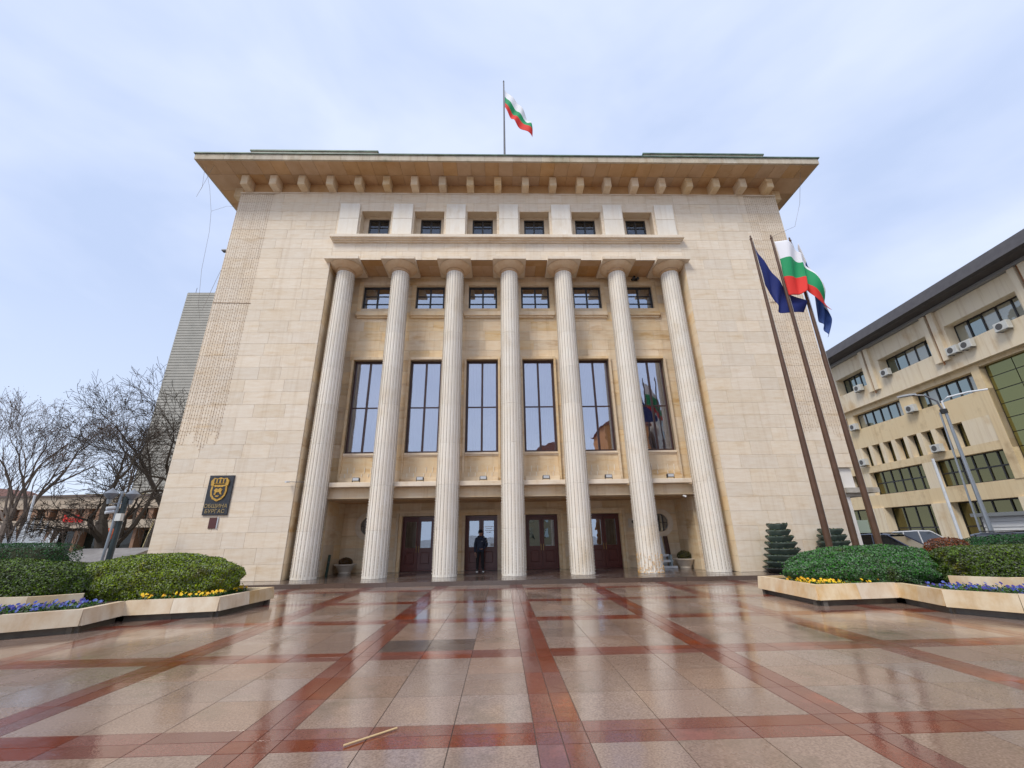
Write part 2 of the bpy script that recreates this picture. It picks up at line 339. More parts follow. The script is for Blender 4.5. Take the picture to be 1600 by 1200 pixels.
# loggia back wall
B = 1.5
uh = [(c-.77, c+.77, 12.98, 14.6) for c in CB]; th = [(c-.80, c+.80, 4.0, 10.2) for c in CB]
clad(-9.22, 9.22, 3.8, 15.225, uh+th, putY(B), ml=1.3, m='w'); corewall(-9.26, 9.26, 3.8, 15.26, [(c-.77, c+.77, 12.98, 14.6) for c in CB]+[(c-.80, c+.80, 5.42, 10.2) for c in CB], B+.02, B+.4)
# reveals and ground floor portico
for sg in (-1, 1):
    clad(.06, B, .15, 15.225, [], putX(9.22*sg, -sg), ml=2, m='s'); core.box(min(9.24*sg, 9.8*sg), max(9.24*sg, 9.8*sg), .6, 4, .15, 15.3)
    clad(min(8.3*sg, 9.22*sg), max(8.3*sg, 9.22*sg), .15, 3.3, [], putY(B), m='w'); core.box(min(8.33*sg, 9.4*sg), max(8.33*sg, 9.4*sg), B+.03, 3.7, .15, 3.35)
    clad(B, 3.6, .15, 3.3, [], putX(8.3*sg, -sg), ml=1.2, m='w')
G_ = 3.6
DC = [-4.6, -1.5, 1.5, 4.6]; PO = [(-7.0, 2.24), (7.42, 2.2)]
dh = [(c-.82, c+.82, .15, 2.68) for c in DC]; ph = [(x-.42, x+.42, z-.42, z+.42) for x, z in PO]
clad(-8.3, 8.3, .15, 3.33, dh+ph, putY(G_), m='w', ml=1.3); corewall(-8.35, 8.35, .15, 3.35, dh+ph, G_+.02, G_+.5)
# building volume behind (sides, back, roof)
core.box(-14.6, -9.9, .62, 22, 0, 20.2); core.box(9.9, 14.3, .62, 22, 0, 4.3); core.box(9.9, 15.09, .62, 22, 4.3, 20.2); core.box(-9.88, 9.88, 7.5, 22, 0, 20.2)
core.box(-14.6, 15.09, .9, 7.5, 18.6, 20.2); core.box(-9.88, 9.88, 1.95, 7.5, 10.5, 12.9); core.box(-9.88, 9.88, 1.95, 7.5, 14.8, 16.5); core.box(-8.35, 8.35, 4.15, 7.5, 2.9, 5.3); 
wallp = obj('wall', core, [JOINT], hall)
clad(.03, 21, .15, WT, [], putX(-14.64, -1), ml=2.6, h=1.2)
def d2(s):
    b, ax, _ = s
    c = Vector(((b[0]+b[1])/2, b[2], (b[4]+b[5])/2)) if ax == 'y' else Vector((b[0], (b[2]+b[3])/2, (b[4]+b[5])/2))
    return (c-CAM).length+(100 if ax == 'x' and b[0] < -10 else 0)
slabs.sort(key=d2)
srest = {}
for k, (b, ax, m_) in enumerate(slabs):
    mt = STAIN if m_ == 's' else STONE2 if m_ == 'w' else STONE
    mb = MB() if k < 300 else srest.setdefault(mt.name, (MB(), mt))[0]
    if ax == 'y': mb.bev(*b, b=.004)
    else:
        X, sg, a, c, z0, z1 = b; e = random.uniform(0, .004)
        mb.box(min(X, X-sg*.03)+e*sg, max(X, X-sg*.03)+e*sg, a, c, z0, z1)
    if k < 300: obj('stone_slab', mb, [mt], hall, fix=False)
for mb, mt in srest.values(): obj('stone_slab', mb, [mt], hall, kind='stuff', fix=False)
# frieze, eaves
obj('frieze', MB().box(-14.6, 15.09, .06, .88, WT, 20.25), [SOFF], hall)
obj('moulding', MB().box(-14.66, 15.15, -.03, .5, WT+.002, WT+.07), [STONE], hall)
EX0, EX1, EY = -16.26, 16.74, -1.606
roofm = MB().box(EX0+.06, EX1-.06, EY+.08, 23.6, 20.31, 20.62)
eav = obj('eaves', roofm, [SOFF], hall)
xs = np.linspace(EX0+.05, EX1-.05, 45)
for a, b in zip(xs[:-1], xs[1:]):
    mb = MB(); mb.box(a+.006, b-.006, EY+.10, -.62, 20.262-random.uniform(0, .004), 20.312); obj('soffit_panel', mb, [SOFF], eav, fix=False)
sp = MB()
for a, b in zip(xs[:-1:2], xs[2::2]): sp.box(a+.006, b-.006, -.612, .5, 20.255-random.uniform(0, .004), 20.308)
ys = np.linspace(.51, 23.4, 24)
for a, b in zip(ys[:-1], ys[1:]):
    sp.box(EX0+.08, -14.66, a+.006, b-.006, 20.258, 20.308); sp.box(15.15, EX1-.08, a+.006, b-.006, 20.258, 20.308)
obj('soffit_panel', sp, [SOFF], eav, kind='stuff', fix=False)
fx_ = np.linspace(EX0, EX1, 23)
for a, b in zip(fx_[:-1], fx_[1:]):
    mb = MB(); mb.box(a+.004, b-.004, EY, EY+.1, 20.25, 20.60); obj('fascia_stone', mb, [FASC], eav, fix=False)
fs_ = MB(); fs_.box(EX0, EX0+.08, EY+.11, 23.6, 20.25, 20.6); fs_.box(EX1-.08, EX1, EY+.11, 23.6, 20.25, 20.6); obj('side_fascia', fs_, [FASC], eav)
obj('copper_edge', MB().box(EX0-.06, EX1+.06, EY-.06, 23.7, 20.602, 20.67), [COPPER], eav)
for a, b in ((-13.76, -7.06), (7.44, 14.1)):
    rb = obj('roof_parapet', MB().box(a, b, -1.2, 3.2, 20.67, 21.27), [FASC], hall); obj('copper_edge', MB().box(a-.05, b+.05, -1.25, 3.25, 21.272, 21.35), [COPPER], rb)
# brackets
bm_ = MB(); bm_.bev(-.19, .19, -.62, .05, 19.635, 20.25, b=.03)
bme = bm_.mesh('bracket', [STONE2])
for i in range(20):
    o = bpy.data.objects.new('bracket', bme); link(o, hall); o.location = Vector((-14.19+i*1.5132, 0, 0))-ORG[hall.name]
# end brackets turning the corners
for sx_, xx in ((-1, -14.64), (1, 15.13)):
    for yy in (.5, 2.0, 3.5, 5, 6.5): obj('side_bracket', MB().box(min(xx, xx+sx_*.6), max(xx, xx+sx_*.6), yy-.19, yy+.19, 19.64, 20.25), [STONE2], hall)
# attic: piers, ledge, windows
led = MB(); led.bev(-9.32, 9.32, -.32, .0, 16.43, 16.62, b=.015); led.box(-9.24, 9.24, -.2, -.0, 16.36, 16.43); led.box(-9.2, 9.2, -.09, -.0, 16.28, 16.36); led.xf(lambda x, y, z: (x, y-.006, z))
obj('attic_ledge', led, [STONE], hall)
for c in CX:
    p = obj('pier', MB().bev(c-.52, c+.52, -.13, -.008, 16.622, 17.78, b=.01), [COLST], hall); obj('upper_block', MB().bev(c-.52, c+.52, -.13, -.008, 17.79, 18.78, b=.01), [COLST], p)
def window(nm, c, z0, z1, hw, y, t, cols, rows, fm, gm, sill=None, hall_=hall, back=1.6, curtain=False, rowpos=None):
    f = MB(); frame_ring(f, c-hw, c+hw, z0, z1, t, y, y+.09)
    xs_ = [c-hw+t+(2*hw-2*t)*k/cols for k in range(cols+1)]; zs_ = rowpos or [z0+t+(z1-z0-2*t)*k/rows for k in range(rows+1)]
    for k in range(1, cols): f.box(xs_[k]-t*.5, xs_[k]+t*.5, y+.005, y+.085, z0+t, z1-t)
    for k in range(1, rows):
        for q in range(cols): f.box(xs_[q]+(t*.5 if q else 0), xs_[q+1]-(t*.5 if q < cols-1 else 0), y+.012, y+.08, zs_[k]-t*.3, zs_[k]+t*.3)
    wo = obj(nm, f, [fm], hall_)
    for q in range(cols):
        for k in range(rows):
            mb = MB(); mb.box(xs_[q]+(t*.5 if q else 0), xs_[q+1]-(t*.5 if q < cols-1 else 0), y+.04, y+.05, zs_[k]+(t*.3 if k else 0), zs_[k+1]-(t*.3 if k < rows-1 else 0))
            obj('pane', mb, [gm], wo, fix=False)
    obj('dark_room', MB().box(c-hw-.3, c+hw+.3, y+back-.05, y+back, z0-.3, z1+.2), [DARK], wo)
    if curtain:
        cm = MB(); n = 46
        for side in ((c-hw+.02+(.34 if curtain == 2 else 0), c-.03), (c+.03, c+hw-.02-(.30 if curtain == 3 else 0))):
            a, b = side; P = [(a+(b-a)*k/n, y+.22+.028*math.sin(k*1.25+c)+.012*math.sin(k*.37)) for k in range(n+1)]
            for p, q in zip(P[:-1], P[1:]): cm.quad((p[0],p[1],z0), (q[0],q[1],z0), (q[0],q[1],z1), (p[0],p[1],z1))
        co = obj('curtain', cm, [CURT], wo, fix=False, smooth=True)
    return wo
for c in CB: window('attic_window', c, 16.63, 18.27, .56, .56, .085, 2, 2, DARKFR, GLASSA, rowpos=[16.69, 17.75, 18.21], back=.33+.6)
for c in CB:
    wo = window('upper_window', c, 12.99, 14.59, .765, B+.1, .09, 2, 3, DARKFR, GLASSD)
    s = MB(); s.bev(c-1.0, c+1.0, B-.17, B-.005, 12.72, 12.97, b=.012); s.box(c-.94, c+.94, B-.1, B-.005, 12.62, 12.72); obj('sill', s, [STONE2], wo)
    s = MB(); frame_ring(s, c-1.0, c+1.0, 12.975, 14.86, .22, B-.05, B-.006); obj('surround', s, [STONE2], wo)
for i, c in enumerate(CB):
    wo = window('tall_window', c, 5.44, 10.19, .79, B+.14, .10, 2, 2, FRAME, GLASS, rowpos=[5.54, 7.72, 10.09], curtain=2 if i == 0 else 3 if i >= 4 else 1, back=3.2)
    s = MB(); s.box(c-.90, c-.80, B-.14, B+.1, 4.02, 10.34); s.box(c+.80, c+.90, B-.14, B+.1, 4.02, 10.34); s.box(c-.80, c+.80, B-.14, B+.1, 10.2, 10.34); obj('surround', s, [STONE2], wo)
    s = MB(); s.box(c-.795, c+.795, B-.08, B+.13, 5.34, 5.43); s.box(c-.795, c+.795, B-.03, B+.1, 5.27, 5.34); obj('sill', s, [STONE], wo)
    s = MB(); s.box(c-.795, c+.795, B+.0, B+.1, 4.5, 5.27); s.box(c-.795, c+.795, B-.10, B+.1, 4.27, 4.5); s.box(c-.795, c+.795, B-.24, B+.1, 4.0, 4.268); obj('stepped_apron', s, [STONE2], wo)
    s = MB()
    for dx in (-.5, -.2, .28, .58): s.box(c+dx-.012, c+dx+.012, B-.03, B-.002, 4.52, 4.78); s.box(c+dx-.09, c+dx-.066, B-.13, B-.102, 4.3, 4.47)
    obj('light_peg', s, [COLST], wo, kind='stuff')
# beam, balcony slabs, ceilings
obj('portico_beam', MB().box(-9.34, 9.34, .92, B+.3, 3.33, 3.79), [STONE2], hall)
for c in CB: obj('balcony_slab', MB().bev(c-.93, c+.93, .58, B-.01, 3.80, 4.0, b=.012), [STONE], hall)
pc = MB()
for k in range(14):
    for q in range(2): pc.box(-8.3+k*1.186+.006, -8.3+(k+1)*1.186-.006, 1.82+q*.9, 1.82+(q+1)*.9-.01, 3.30, 3.33)
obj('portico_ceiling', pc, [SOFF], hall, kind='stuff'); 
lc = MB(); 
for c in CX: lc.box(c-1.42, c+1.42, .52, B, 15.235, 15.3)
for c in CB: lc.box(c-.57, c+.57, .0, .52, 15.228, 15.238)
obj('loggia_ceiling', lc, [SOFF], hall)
# columns
def R_at(z): return .5-.06*((z-.15)/14.5)**1.3
zs = [.15+k*1.825 for k in range(9)]; zs[8] = 14.66
def drum(z0, z1):
    mb = MB(); nf = 20; sub = 4; n = nf*sub; prof = [z0+.003, z0+.006, z1-.006, z1-.003]; vs = []; fs = []
    for q, z in enumerate(prof):
        ins = .003 if q in (0, 3) else 0
        for i in range(n):
            a = 2*math.pi*i/n; t = (i % sub)/sub; r = R_at(z)-ins-.016*math.sin(math.pi*t)**.8; vs.append((r*math.cos(a), r*math.sin(a), z))
    for j in range(3):
        for i in range(n): fs.append((j*n+i, j*n+(i+1)%n, (j+1)*n+(i+1)%n, (j+1)*n+i))
    fs.append(tuple(range(n))[::-1]); fs.append(tuple(range(3*n, 4*n))); return mb.add(vs, fs)
dmesh = [drum(a, b).mesh('drum', [COLST]) for a, b in zip(zs[:-1], zs[1:])]
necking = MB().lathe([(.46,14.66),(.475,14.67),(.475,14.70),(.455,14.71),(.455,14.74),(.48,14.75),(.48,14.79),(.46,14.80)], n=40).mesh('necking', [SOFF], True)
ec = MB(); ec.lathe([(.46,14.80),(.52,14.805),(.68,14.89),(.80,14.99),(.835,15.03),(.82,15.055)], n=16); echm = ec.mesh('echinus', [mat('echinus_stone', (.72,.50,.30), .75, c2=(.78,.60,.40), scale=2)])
abm = MB().box(-.86, .86, -.85, .90, 15.058, 15.222).mesh('abacus', [STONE])
cm_core = MB().lathe([(.40,.15),(.36,14.7)], n=16).mesh('shaft', [JOINT])
for c in CX:
    sh = bpy.data.objects.new('column', cm_core); link(sh, hall); sh.location = Vector((c, .5, 0))-ORG[hall.name]
    for me in dmesh+[necking, echm, abm]:
        o = bpy.data.objects.new(me.name.split('.')[0], me); col.objects.link(o); o.parent = sh
# doors
for i, c in enumerate(DC):
    s = MB(); hw = .8; zt = 2.66; y = G_+.12
    frame_ring(s, c-hw, c+hw, .155, zt, .07, y, y+.12)
    do = obj('door', s, [WOOD], hall)
    for sg in (-1, 1):
        x0, x1 = (c-hw+.07, c-.006) if sg < 0 else (c+.006, c+hw-.07)
        l = MB(); t = .11
        l.box(x0, x0+t, y+.02, y+.08, .23, zt-.08); l.box(x1-t, x1, y+.02, y+.08, .23, zt-.08)
        for a, b in ((.23,.42),(1.05,1.2),(zt-.24,zt-.08)): l.box(x0+t, x1-t, y+.02, y+.08, a, b)
        l.box(x0+t, x1-t, y+.045, y+.075, .42, 1.05); l.bev(x0+t+.05, x1-t-.05, y+.025, y+.05, .48, .99, b=.02)
        lf = obj('door_leaf', l, [WOOD], do)
        obj('door_glass', MB().box(x0+t, x1-t, y+.045, y+.055, 1.2, zt-.24), [GLASSD], do)
        obj('handle', MB().tube([(c+sg*.06, y-.03, 1.0), (c+sg*.06, y-.03, 1.3)], .012, 8), [mat('brass', (.45,.32,.12), .3, metal=1)], do)
    s = MB()
    for off, yy, tt in ((.82, -.06, .14), (.96, -.11, .13)):
        s.box(c-off-tt, c-off, G_+yy, G_-.006, .152, 2.68+off-.82); s.box(c+off, c+off+tt, G_+yy, G_-.006, .152, 2.68+off-.82); s.box(c-off-tt, c+off+tt, G_+yy, G_-.006, 2.68+off-.82, 2.68+off-.82+tt)
    s.box(c-.82, c-.80, G_-.04, G_+.2, .152, 2.68); s.box(c+.80, c+.82, G_-.04, G_+.2, .152, 2.68)
    obj('door_surround', s, [STONE2], do)
    obj('dark_lobby', MB().box(c-1, c+1, G_+.46, G_+.52, .15, 2.9), [DARK], do)
for x, z in PO:
    s = MB(); n = 40
    for (ra, rb, y0, y1) in ((.48, .67, -.07, -.006), (.44, .50, -.04, .14)):
        vs = []; 
        for r, yy in ((ra, y0), (rb, y0), (rb, y1), (ra, y1)): vs += [(x+r*math.cos(2*math.pi*i/n), G_+yy, z+r*math.sin(2*math.pi*i/n)) for i in range(n)]
        s.add(vs, [(j*n+i, j*n+(i+1)%n, ((j+1)%4)*n+(i+1)%n, ((j+1)%4)*n+i) for j in range(4) for i in range(n)])
    po = obj('round_window', s, [STONE], hall, smooth=True)
    g = MB(); vs = [(x+.46*math.cos(2*math.pi*i/n), G_+.08, z+.46*math.sin(2*math.pi*i/n)) for i in range(n)]; g.add(vs, [tuple(range(n))]); obj('pane', g, [GLASSD], po, fix=False)
    g = MB(); 
    for k in (-1, 0, 1): g.box(x+k*.2-.01, x+k*.2+.01, G_+.03, G_+.05, z-.42+abs(k)*.03, z+.42-abs(k)*.03)
    g.box(x-.44, x+.44, G_+.028, G_+.048, z-.01, z+.01); obj('grille', g, [DARKFR], po)
    obj('dark_room', MB().box(x-.6, x+.6, G_+.46, G_+.5, z-.6, z+.6), [DARK], po)
# side wing at lower right corner with canopy
sw = MB(); sw.box(14.38, 15.05, .12, 6, 3.42, 4.28); sw.box(14.38, 14.62, .05, .4, .0, 3.05)
obj('side_annex', sw, [mat('render_white', (.78,.72,.64), .8, c2=(.84,.79,.72), scale=2)], hall)
obj('side_canopy', MB().box(14.37, 15.85, -.15, 5, 3.2, 3.41).box(14.37, 15.3, .0, 5, 3.05, 3.2), [mat('weathered_concrete', (.30,.26,.20), .85, c2=(.55,.50,.42), scale=2.5)], hall)
# ------------------------------------------------------------------ strings of fairy lights (things hanging on the building)
WIRE = mat('light_wire', (.30,.22,.14), .6); BULB = mat('light_bulb', (.85,.83,.78), .3); BULBD = mat('amber_bulb', (.40,.26,.15), .5)
def octa(mb, p, r): 
    x, y, z = p; mb.add([(x+r,y,z),(x-r,y,z),(x,y+r,z),(x,y-r,z),(x,y,z+r*1.3),(x,y,z-r*1.3)], [(0,2,4),(2,1,4),(1,3,4),(3,0,4),(2,0,5),(1,2,5),(3,1,5),(0,3,5)])
wm, bm2 = MB(), MB()
for i in range(20):
    a = 2*math.pi*(i+.5)/20; pts = [(math.cos(a)*(R_at(z)+.004), math.sin(a)*(R_at(z)+.004), z) for z in np.linspace(.25, 14.6, 9)]
    wm.tube(pts,   .0075, 3, False)
    z = .2+random.random()*.1
    while z < 14.6:
        r = R_at(z)+.016; aa = a+random.uniform(-.025, .025); octa(bm2, (r*math.cos(aa), r*math.sin(aa), z), .016); z += random.uniform(.09, .14)
wme = wm.mesh('wire', [WIRE], fix=False); bme2 = bm2.mesh('bulb', [BULB], fix=False)
desc = ['leftmost column', 'second column from the left', 'third column from the left', 'middle column in front of the entrance', 'third column from the right', 'second column from the right', 'rightmost column']
for c, dsc in zip(CX, desc):
    t = thing('light_net', (c, .5, .15), 'net of white fairy lights wrapped round the %s' % dsc, 'fairy lights', 'fairy light nets on the columns')
    for me, nn in ((wme, 'wire'), (bme2, 'bulb')):
        o = bpy.data.objects.new(nn, me); col.objects.link(o); o.parent = t; o.location = (0, 0, -.15); o['kind'] = 'stuff'
ob = MB()
for _ in range(330):
    a = random.uniform(0, 6.283); z = .17+.75*random.random()**1.6; octa(ob, (CX[5]+.525*math.cos(a), .5+.525*math.sin(a), z), .018)
obj('amber_lights', ob, [mat('amber_light', (.75,.42,.10), .5)], label='cluster of orange fairy lights round the foot of the second column from the right', cat='fairy lights')
def curtain_lights(x0, x1, z0, z1, lab):
    t = thing('light_curtain', ((x0+x1)/2, 0, z0), lab, 'fairy lights', 'curtains of fairy lights on the corners'); wm, bm2 = MB(), MB()
    x = x0
    wm.tube([(x0, -.02, z1), (x1, -.02, z1)], .012, 4); wm.tube([(x0, -.02, 12.7), (x1, -.02, 12.66)], .014, 4)
    while x <= x1:
        zz = z0+random.uniform(0, .9); wm.tube([(x, -.012, z1), (x+random.uniform(-.03, .03), -.014, zz)], .0045, 3, False)
        z = zz
        while z < z1: octa(bm2, (x+random.uniform(-.02, .02), -.02, z), .015); z += random.uniform(.13, .24)
        x += .115
    obj('wire', wm, [mat('curtain_wire', (.48,.34,.22), .7)], t, kind='stuff', fix=False); obj('bulb', bm2, [BULBD], t, kind='stuff', fix=False)
curtain_lights(-14.6, -12.78, 5.4, 19.5, 'brown curtain of fairy lights hanging down the left corner of the facade')
curtain_lights(13.3, 15.1, 5.4, 19.5, 'brown curtain of fairy lights hanging down the right corner behind the flagpoles')
# floodlights on the balcony slabs
MET = mat('grey_metal', (.16,.16,.17), .4, metal=.8); BLK = mat('black_plastic', (.02,.02,.02), .4)
for i, c in enumerate(CB):
    t = thing('floodlight', (c+.12, .95, 4.0), 'small grey floodlight on the balcony slab under the %s tall window' % ['leftmost', 'second', 'third', 'fourth', 'fifth', 'rightmost'][i], 'floodlight', 'floodlights on the balcony slabs')
    mb = MB(); mb.bev(c-.03, c+.27, .86, 1.02, 4.09, 4.25, b=.02); obj('lamp_housing', mb, [MET], t)
    mb = MB(); mb.box(c-.05, c-.035, .9, .98, 4.0, 4.2); mb.box(c+.275, c+.29, .9, .98, 4.0, 4.2); mb.box(c-.05, c+.29, .9, .98, 4.0, 4.015); obj('lamp_bracket', mb, [BLK], t)
    obj('lens', MB().box(c-.01, c+.25, .852, .859, 4.11, 4.23), [mat('lamp_lens', (.5,.52,.55), .1)], t)
def cctv(x, y, z, dx, lab):
    t = thing('security_camera', (x, y, z), lab, 'camera'); obj('bracket', MB().tube([(x+dx, y+.1, z), (x, y-.12, z)], .012, 6), [MET], t)
    obj('camera_body', MB().tube([(x, y-.1, z), (x-.02, y-.34, z-.03)], .045, 10), [mat('white_plastic', (.8,.8,.78), .4)], t)
cctv(-9.45, -.02, 3.97, .55, 'white security camera on a thin arm at the left edge of the portico')
cctv(7.66, .9, 3.24, 0, 'white security camera under the beam above the right round window')
t = thing('loudspeaker', (7.0, 1.4, 15.1), 'pair of small black spotlights under the loggia ceiling at the top right', 'spotlight')
for dx in (-.11, .11): obj('lamp_head', MB().tube([(7+dx, 1.45, 15.0), (7+dx, 1.2, 14.93)], .08, 10), [BLK], t)
obj('mount', MB().box(6.95, 7.05, 1.38, 1.49, 14.95, 15.2), [BLK], t)
t = thing('wall_lamp', (-14.64, .3, 15.9), 'small lamp on a bracket sticking out at the left edge of the facade', 'lamp')
obj('bracket', MB().tube([(-14.66, .3, 15.62), (-14.95, .3, 15.98)], .02, 6), [MET], t); obj('lamp_head', MB().box(-15.05, -14.68, .2, .42, 15.96, 16.03), [MET], t)
cb = MB(); cb.tube([(-16.05,-1.3,20.25),(-15.9,-1.2,19.9),(-15.85,-1.1,18.9),(-15.95,-1.15,18.2),(-15.8,-1.1,19.2),(-15.5,-1.2,20.25)], .006, 4)
cb.tube([(-15.9,-1.2,20.2),(-15.62,-.9,19),(-15.3,-.8,17.6),(-15.35,-.5,16.6),(-15.45,-.2,14.5),(-15.3,0,12.6),(-15.2,.2,11.9)], .006, 4)
cb.tube([(-15.3,-.8,17.6),(-14.95,-.3,18.4),(-14.7,.1,18.7)], .005, 4); cb.tube([(-15.2,.2,12.4),(-14.9,.2,14.2),(-14.7,.2,15.2)], .008, 4)
obj('hanging_cable', cb, [mat('cable', (.25,.22,.2), .6)], label='loose thin cable hanging from the left end of the eaves', cat='cable')
cb = MB(); cb.tube([(16.1,-1.0,20.25),(15.9,-.6,18.5),(15.5,-.3,17.2),(14.2,-.02,16.7)], .008, 4)
obj('hanging_cable', cb, [MATS['cable']], label='thin cable drooping from the right end of the eaves', cat='cable')
# ------------------------------------------------------------------ plaques
BRZ = mat('dark_bronze', (.035,.038,.045), .35, c2=(.06,.06,.065), scale=9, metal=.3); GOLD = mat('gold', (.50,.28,.06), .45, c2=(.68,.42,.10), scale=14, metal=.65, bump=.5)
pl = thing('name_plaque', (-12.3, 0, 3.47), 'dark bronze plaque with golden coat of arms and cyrillic lettering left of the columns', 'plaque')
mb = MB(); mb.bev(-12.81, -11.79, -.07, -.006, 2.67, 4.28, b=.015); obj('plate', mb, [BRZ], pl)
def scal(pts, c, s): return [(c[0]+p[0]*s, c[1]+p[1]*s) for p in pts]
shield = [(-.36,.30),(-.38,.0),(-.34,-.2),(-.22,-.36),(0,-.47),(.22,-.36),(.34,-.2),(.38,.0),(.36,.30)]
cc = (-12.3, 3.62)
crest = obj('coat_of_arms', MB().prism(scal(shield, cc, .88), -.115, -.072, 'y'), [GOLD], pl)
obj('inner_field', MB().prism(scal(shield, (cc[0], cc[1]-.0), .68), -.125, -.116, 'y'), [BRZ], crest)
crown = [(-.38,.26),(-.40,.46),(-.28,.60),(-.14,.56),(0,.62),(.14,.56),(.28,.60),(.40,.46),(.38,.26),(.24,.22),(.25,.34),(-.25,.34),(-.24,.22)]
obj('crown', MB().prism(scal(crown, cc, .92), -.13, -.073, 'y'), [GOLD], crest)
lion = MB()
for p in ([(-.2,.04),(-.12,.14),(.0,.1),(.1,.16),(.2,.08),(.16,-.02),(.2,-.16),(.12,-.14),(.06,-.04),(-.06,-.05),(-.1,-.18),(-.18,-.16),(-.14,-.04)], [(-.1,-.2),(.1,-.2),(.06,-.27),(-.06,-.27)], [(-.22,.2),(.22,.2),(.18,.24),(-.18,.24)]): lion.prism(scal(p, cc, .85), -.15, -.126, 'y')
obj('relief_figure', lion, [GOLD], crest)
ft = MB(); 
for dx in (-.2, -.07, .07, .2): ft.box(cc[0]+dx-.03, cc[0]+dx+.03, -.145, -.131, cc[1]+.34, cc[1]+.5)
obj('crown_tower', ft, [BRZ], crest)
def text(s, loc, size, rot, m_, parent=None, ext=.006, name='lettering', align='CENTER', **k):
    c = bpy.data.curves.new(name, 'FONT'); c.body = s; c.size = size; c.extrude = ext; c.align_x = align; c.resolution_u = 2
    o = bpy.data.objects.new(name, c); col.objects.link(o); bpy.context.view_layer.update()
    me = bpy.data.meshes.new_from_object(o); bpy.data.objects.remove(o); me.materials.clear(); me.materials.append(m_)
    T = Matrix.Translation(loc) @ Matrix.Rotation(rot[2], 4, 'Z') @ Matrix.Rotation(rot[0], 4, 'X'); me.transform(T)
    return obj(name, me, None, parent, **k)
BG = mat('bronze_letters', (.45,.33,.16), .4, metal=.5)
text('ОБЩИНА', (-12.3, -.08, 2.96), .21, (R(90),0,0), BG, pl, .01); text('БУРГАС', (-12.3, -.08, 2.75), .21, (R(90),0,0), BG, pl, .01)
p2 = thing('small_plaque', (-12.28, 0, 2.35), 'small dark red square plaque under the bronze name plaque', 'plaque')
obj('plate', MB().bev(-12.47, -12.14, -.04, -.006, 2.15, 2.57, b=.01), [mat('maroon', (.10,.03,.025), .3)], p2); obj('frame_edge', MB().box(-12.138, -12.10, -.045, -.006, 2.14, 2.58), [mat('steel', (.6,.6,.6), .3, metal=.6)], p2)
p3 = thing('info_plaque', (6.08, 3.6, 2.2), 'small pale plaque with a round emblem right of the doors', 'plaque')
obj('plate', MB().bev(5.84, 6.32, G_-.03, G_-.006, 1.98, 2.42, b=.006), [mat('pale_plate', (.62,.55,.45), .4)], p3)
obj('emblem', MB().prism([(6.08+.07*math.cos(a*.5236), 2.26+.08*math.sin(a*.5236)) for a in range(12)], G_-.04, G_-.031, 'y'), [BLK], p3)
# entrance notice (white lettering on the glass of the second door)
nt_ = thing('entrance_notice', (-1.15, G_, 1.3), 'white lettering stuck on the glass of the second door from the left', 'notice')
WHT = mat('white_vinyl', (.85,.85,.85), .5)
ymid = G_+.12+.042
text('ВХОД', (-1.12, ymid, 1.5), .2, (R(90),0,0), WHT, nt_, .002)
nb = MB(); 
for zz, hw in ((2.12,.2),(2.03,.15),(1.94,.2),(1.86,.12),(1.40,.16)): 
    xx = -1.12-hw
    while xx < -1.12+hw: wd = random.uniform(.02,.05); nb.box(xx, xx+wd, ymid-.002, ymid, zz, zz+.035); xx += wd+.012
obj('small_print', nb, [WHT], nt_, kind='stuff')
obj('paper_sheet', MB().box(-1.06, -.86, ymid-.006, ymid-.001, 1.22, 1.36), [mat('paper', (.6,.6,.62), .8)], label='small white paper sheet taped to the door glass beside the person', cat='sheet')
# ------------------------------------------------------------------ things in the portico
POT = mat('white_planter', (.62,.54,.44), .6, c2=(.72,.64,.54), scale=4)
def leaves(mb, pts, nrm, size, jit=.8):
    """one small folded leaf quad per point"""
    n = len(pts); a = rng.normal(size=(n,3)); d = nrm+jit*rng.normal(size=(n,3)); d /= np.linalg.norm(d, axis=1)[:,None]
    t = np.cross(d, a); t /= np.linalg.norm(t, axis=1)[:,None]; b = np.cross(d, t)
    s = size*(.6+.8*rng.random(n))[:,None]; L_ = s*1.3
    v = np.stack([pts-t*s*.5, pts-b*L_*.1+t*0+b*L_*.5+d*s*.15, pts+t*s*.5, pts-b*L_*.6+d*s*.1], 1).reshape(-1,3)
    base = len(mb.v); mb.v += list(map(tuple, v.tolist())); q = np.arange(n)*4+base
    mb.f += [(i,i+1,i+2,i+3) for i in q.tolist()]; mb.m += [0]*n
def blob_points(n, c, rad, pw=2.6, lump=.12, zmin=None, fill=.32, seed=0):
    """points on a clipped superellipsoid hedge with uneven surface"""
    rg = np.random.default_rng(seed); d = rg.normal(size=(n,3)); d /= np.linalg.norm(d, axis=1)[:,None]
    k = (np.abs(d[:,0])**pw+np.abs(d[:,1])**pw+np.abs(d[:,2])**pw)**(-1/pw); u = d*k[:,None]
    ph = rg.random((6,3))*6; bumps = sum(np.sin(u@(rg.normal(size=3)*(2.5+i*2))+ph[i,0])*(.5**(i*.35)) for i in range(6))/3
    hf = np.sin(u[:,0]*13+ph[0,1])*np.sin(u[:,1]*11+ph[1,1])*np.sin(u[:,2]*9+ph[2,1]); s = 1+lump*bumps*.5+.022*hf+(-fill*rg.random(n)**3)+.035*(rg.random(n)>.985)
    p = u*np.array(rad)*s[:,None]+np.array(c); nr = u/np.array(rad); nr /= np.linalg.norm(nr, axis=1)[:,None]
    if zmin is not None: ok = p[:,2] > zmin; p, nr = p[ok], nr[ok]
    return p, nr
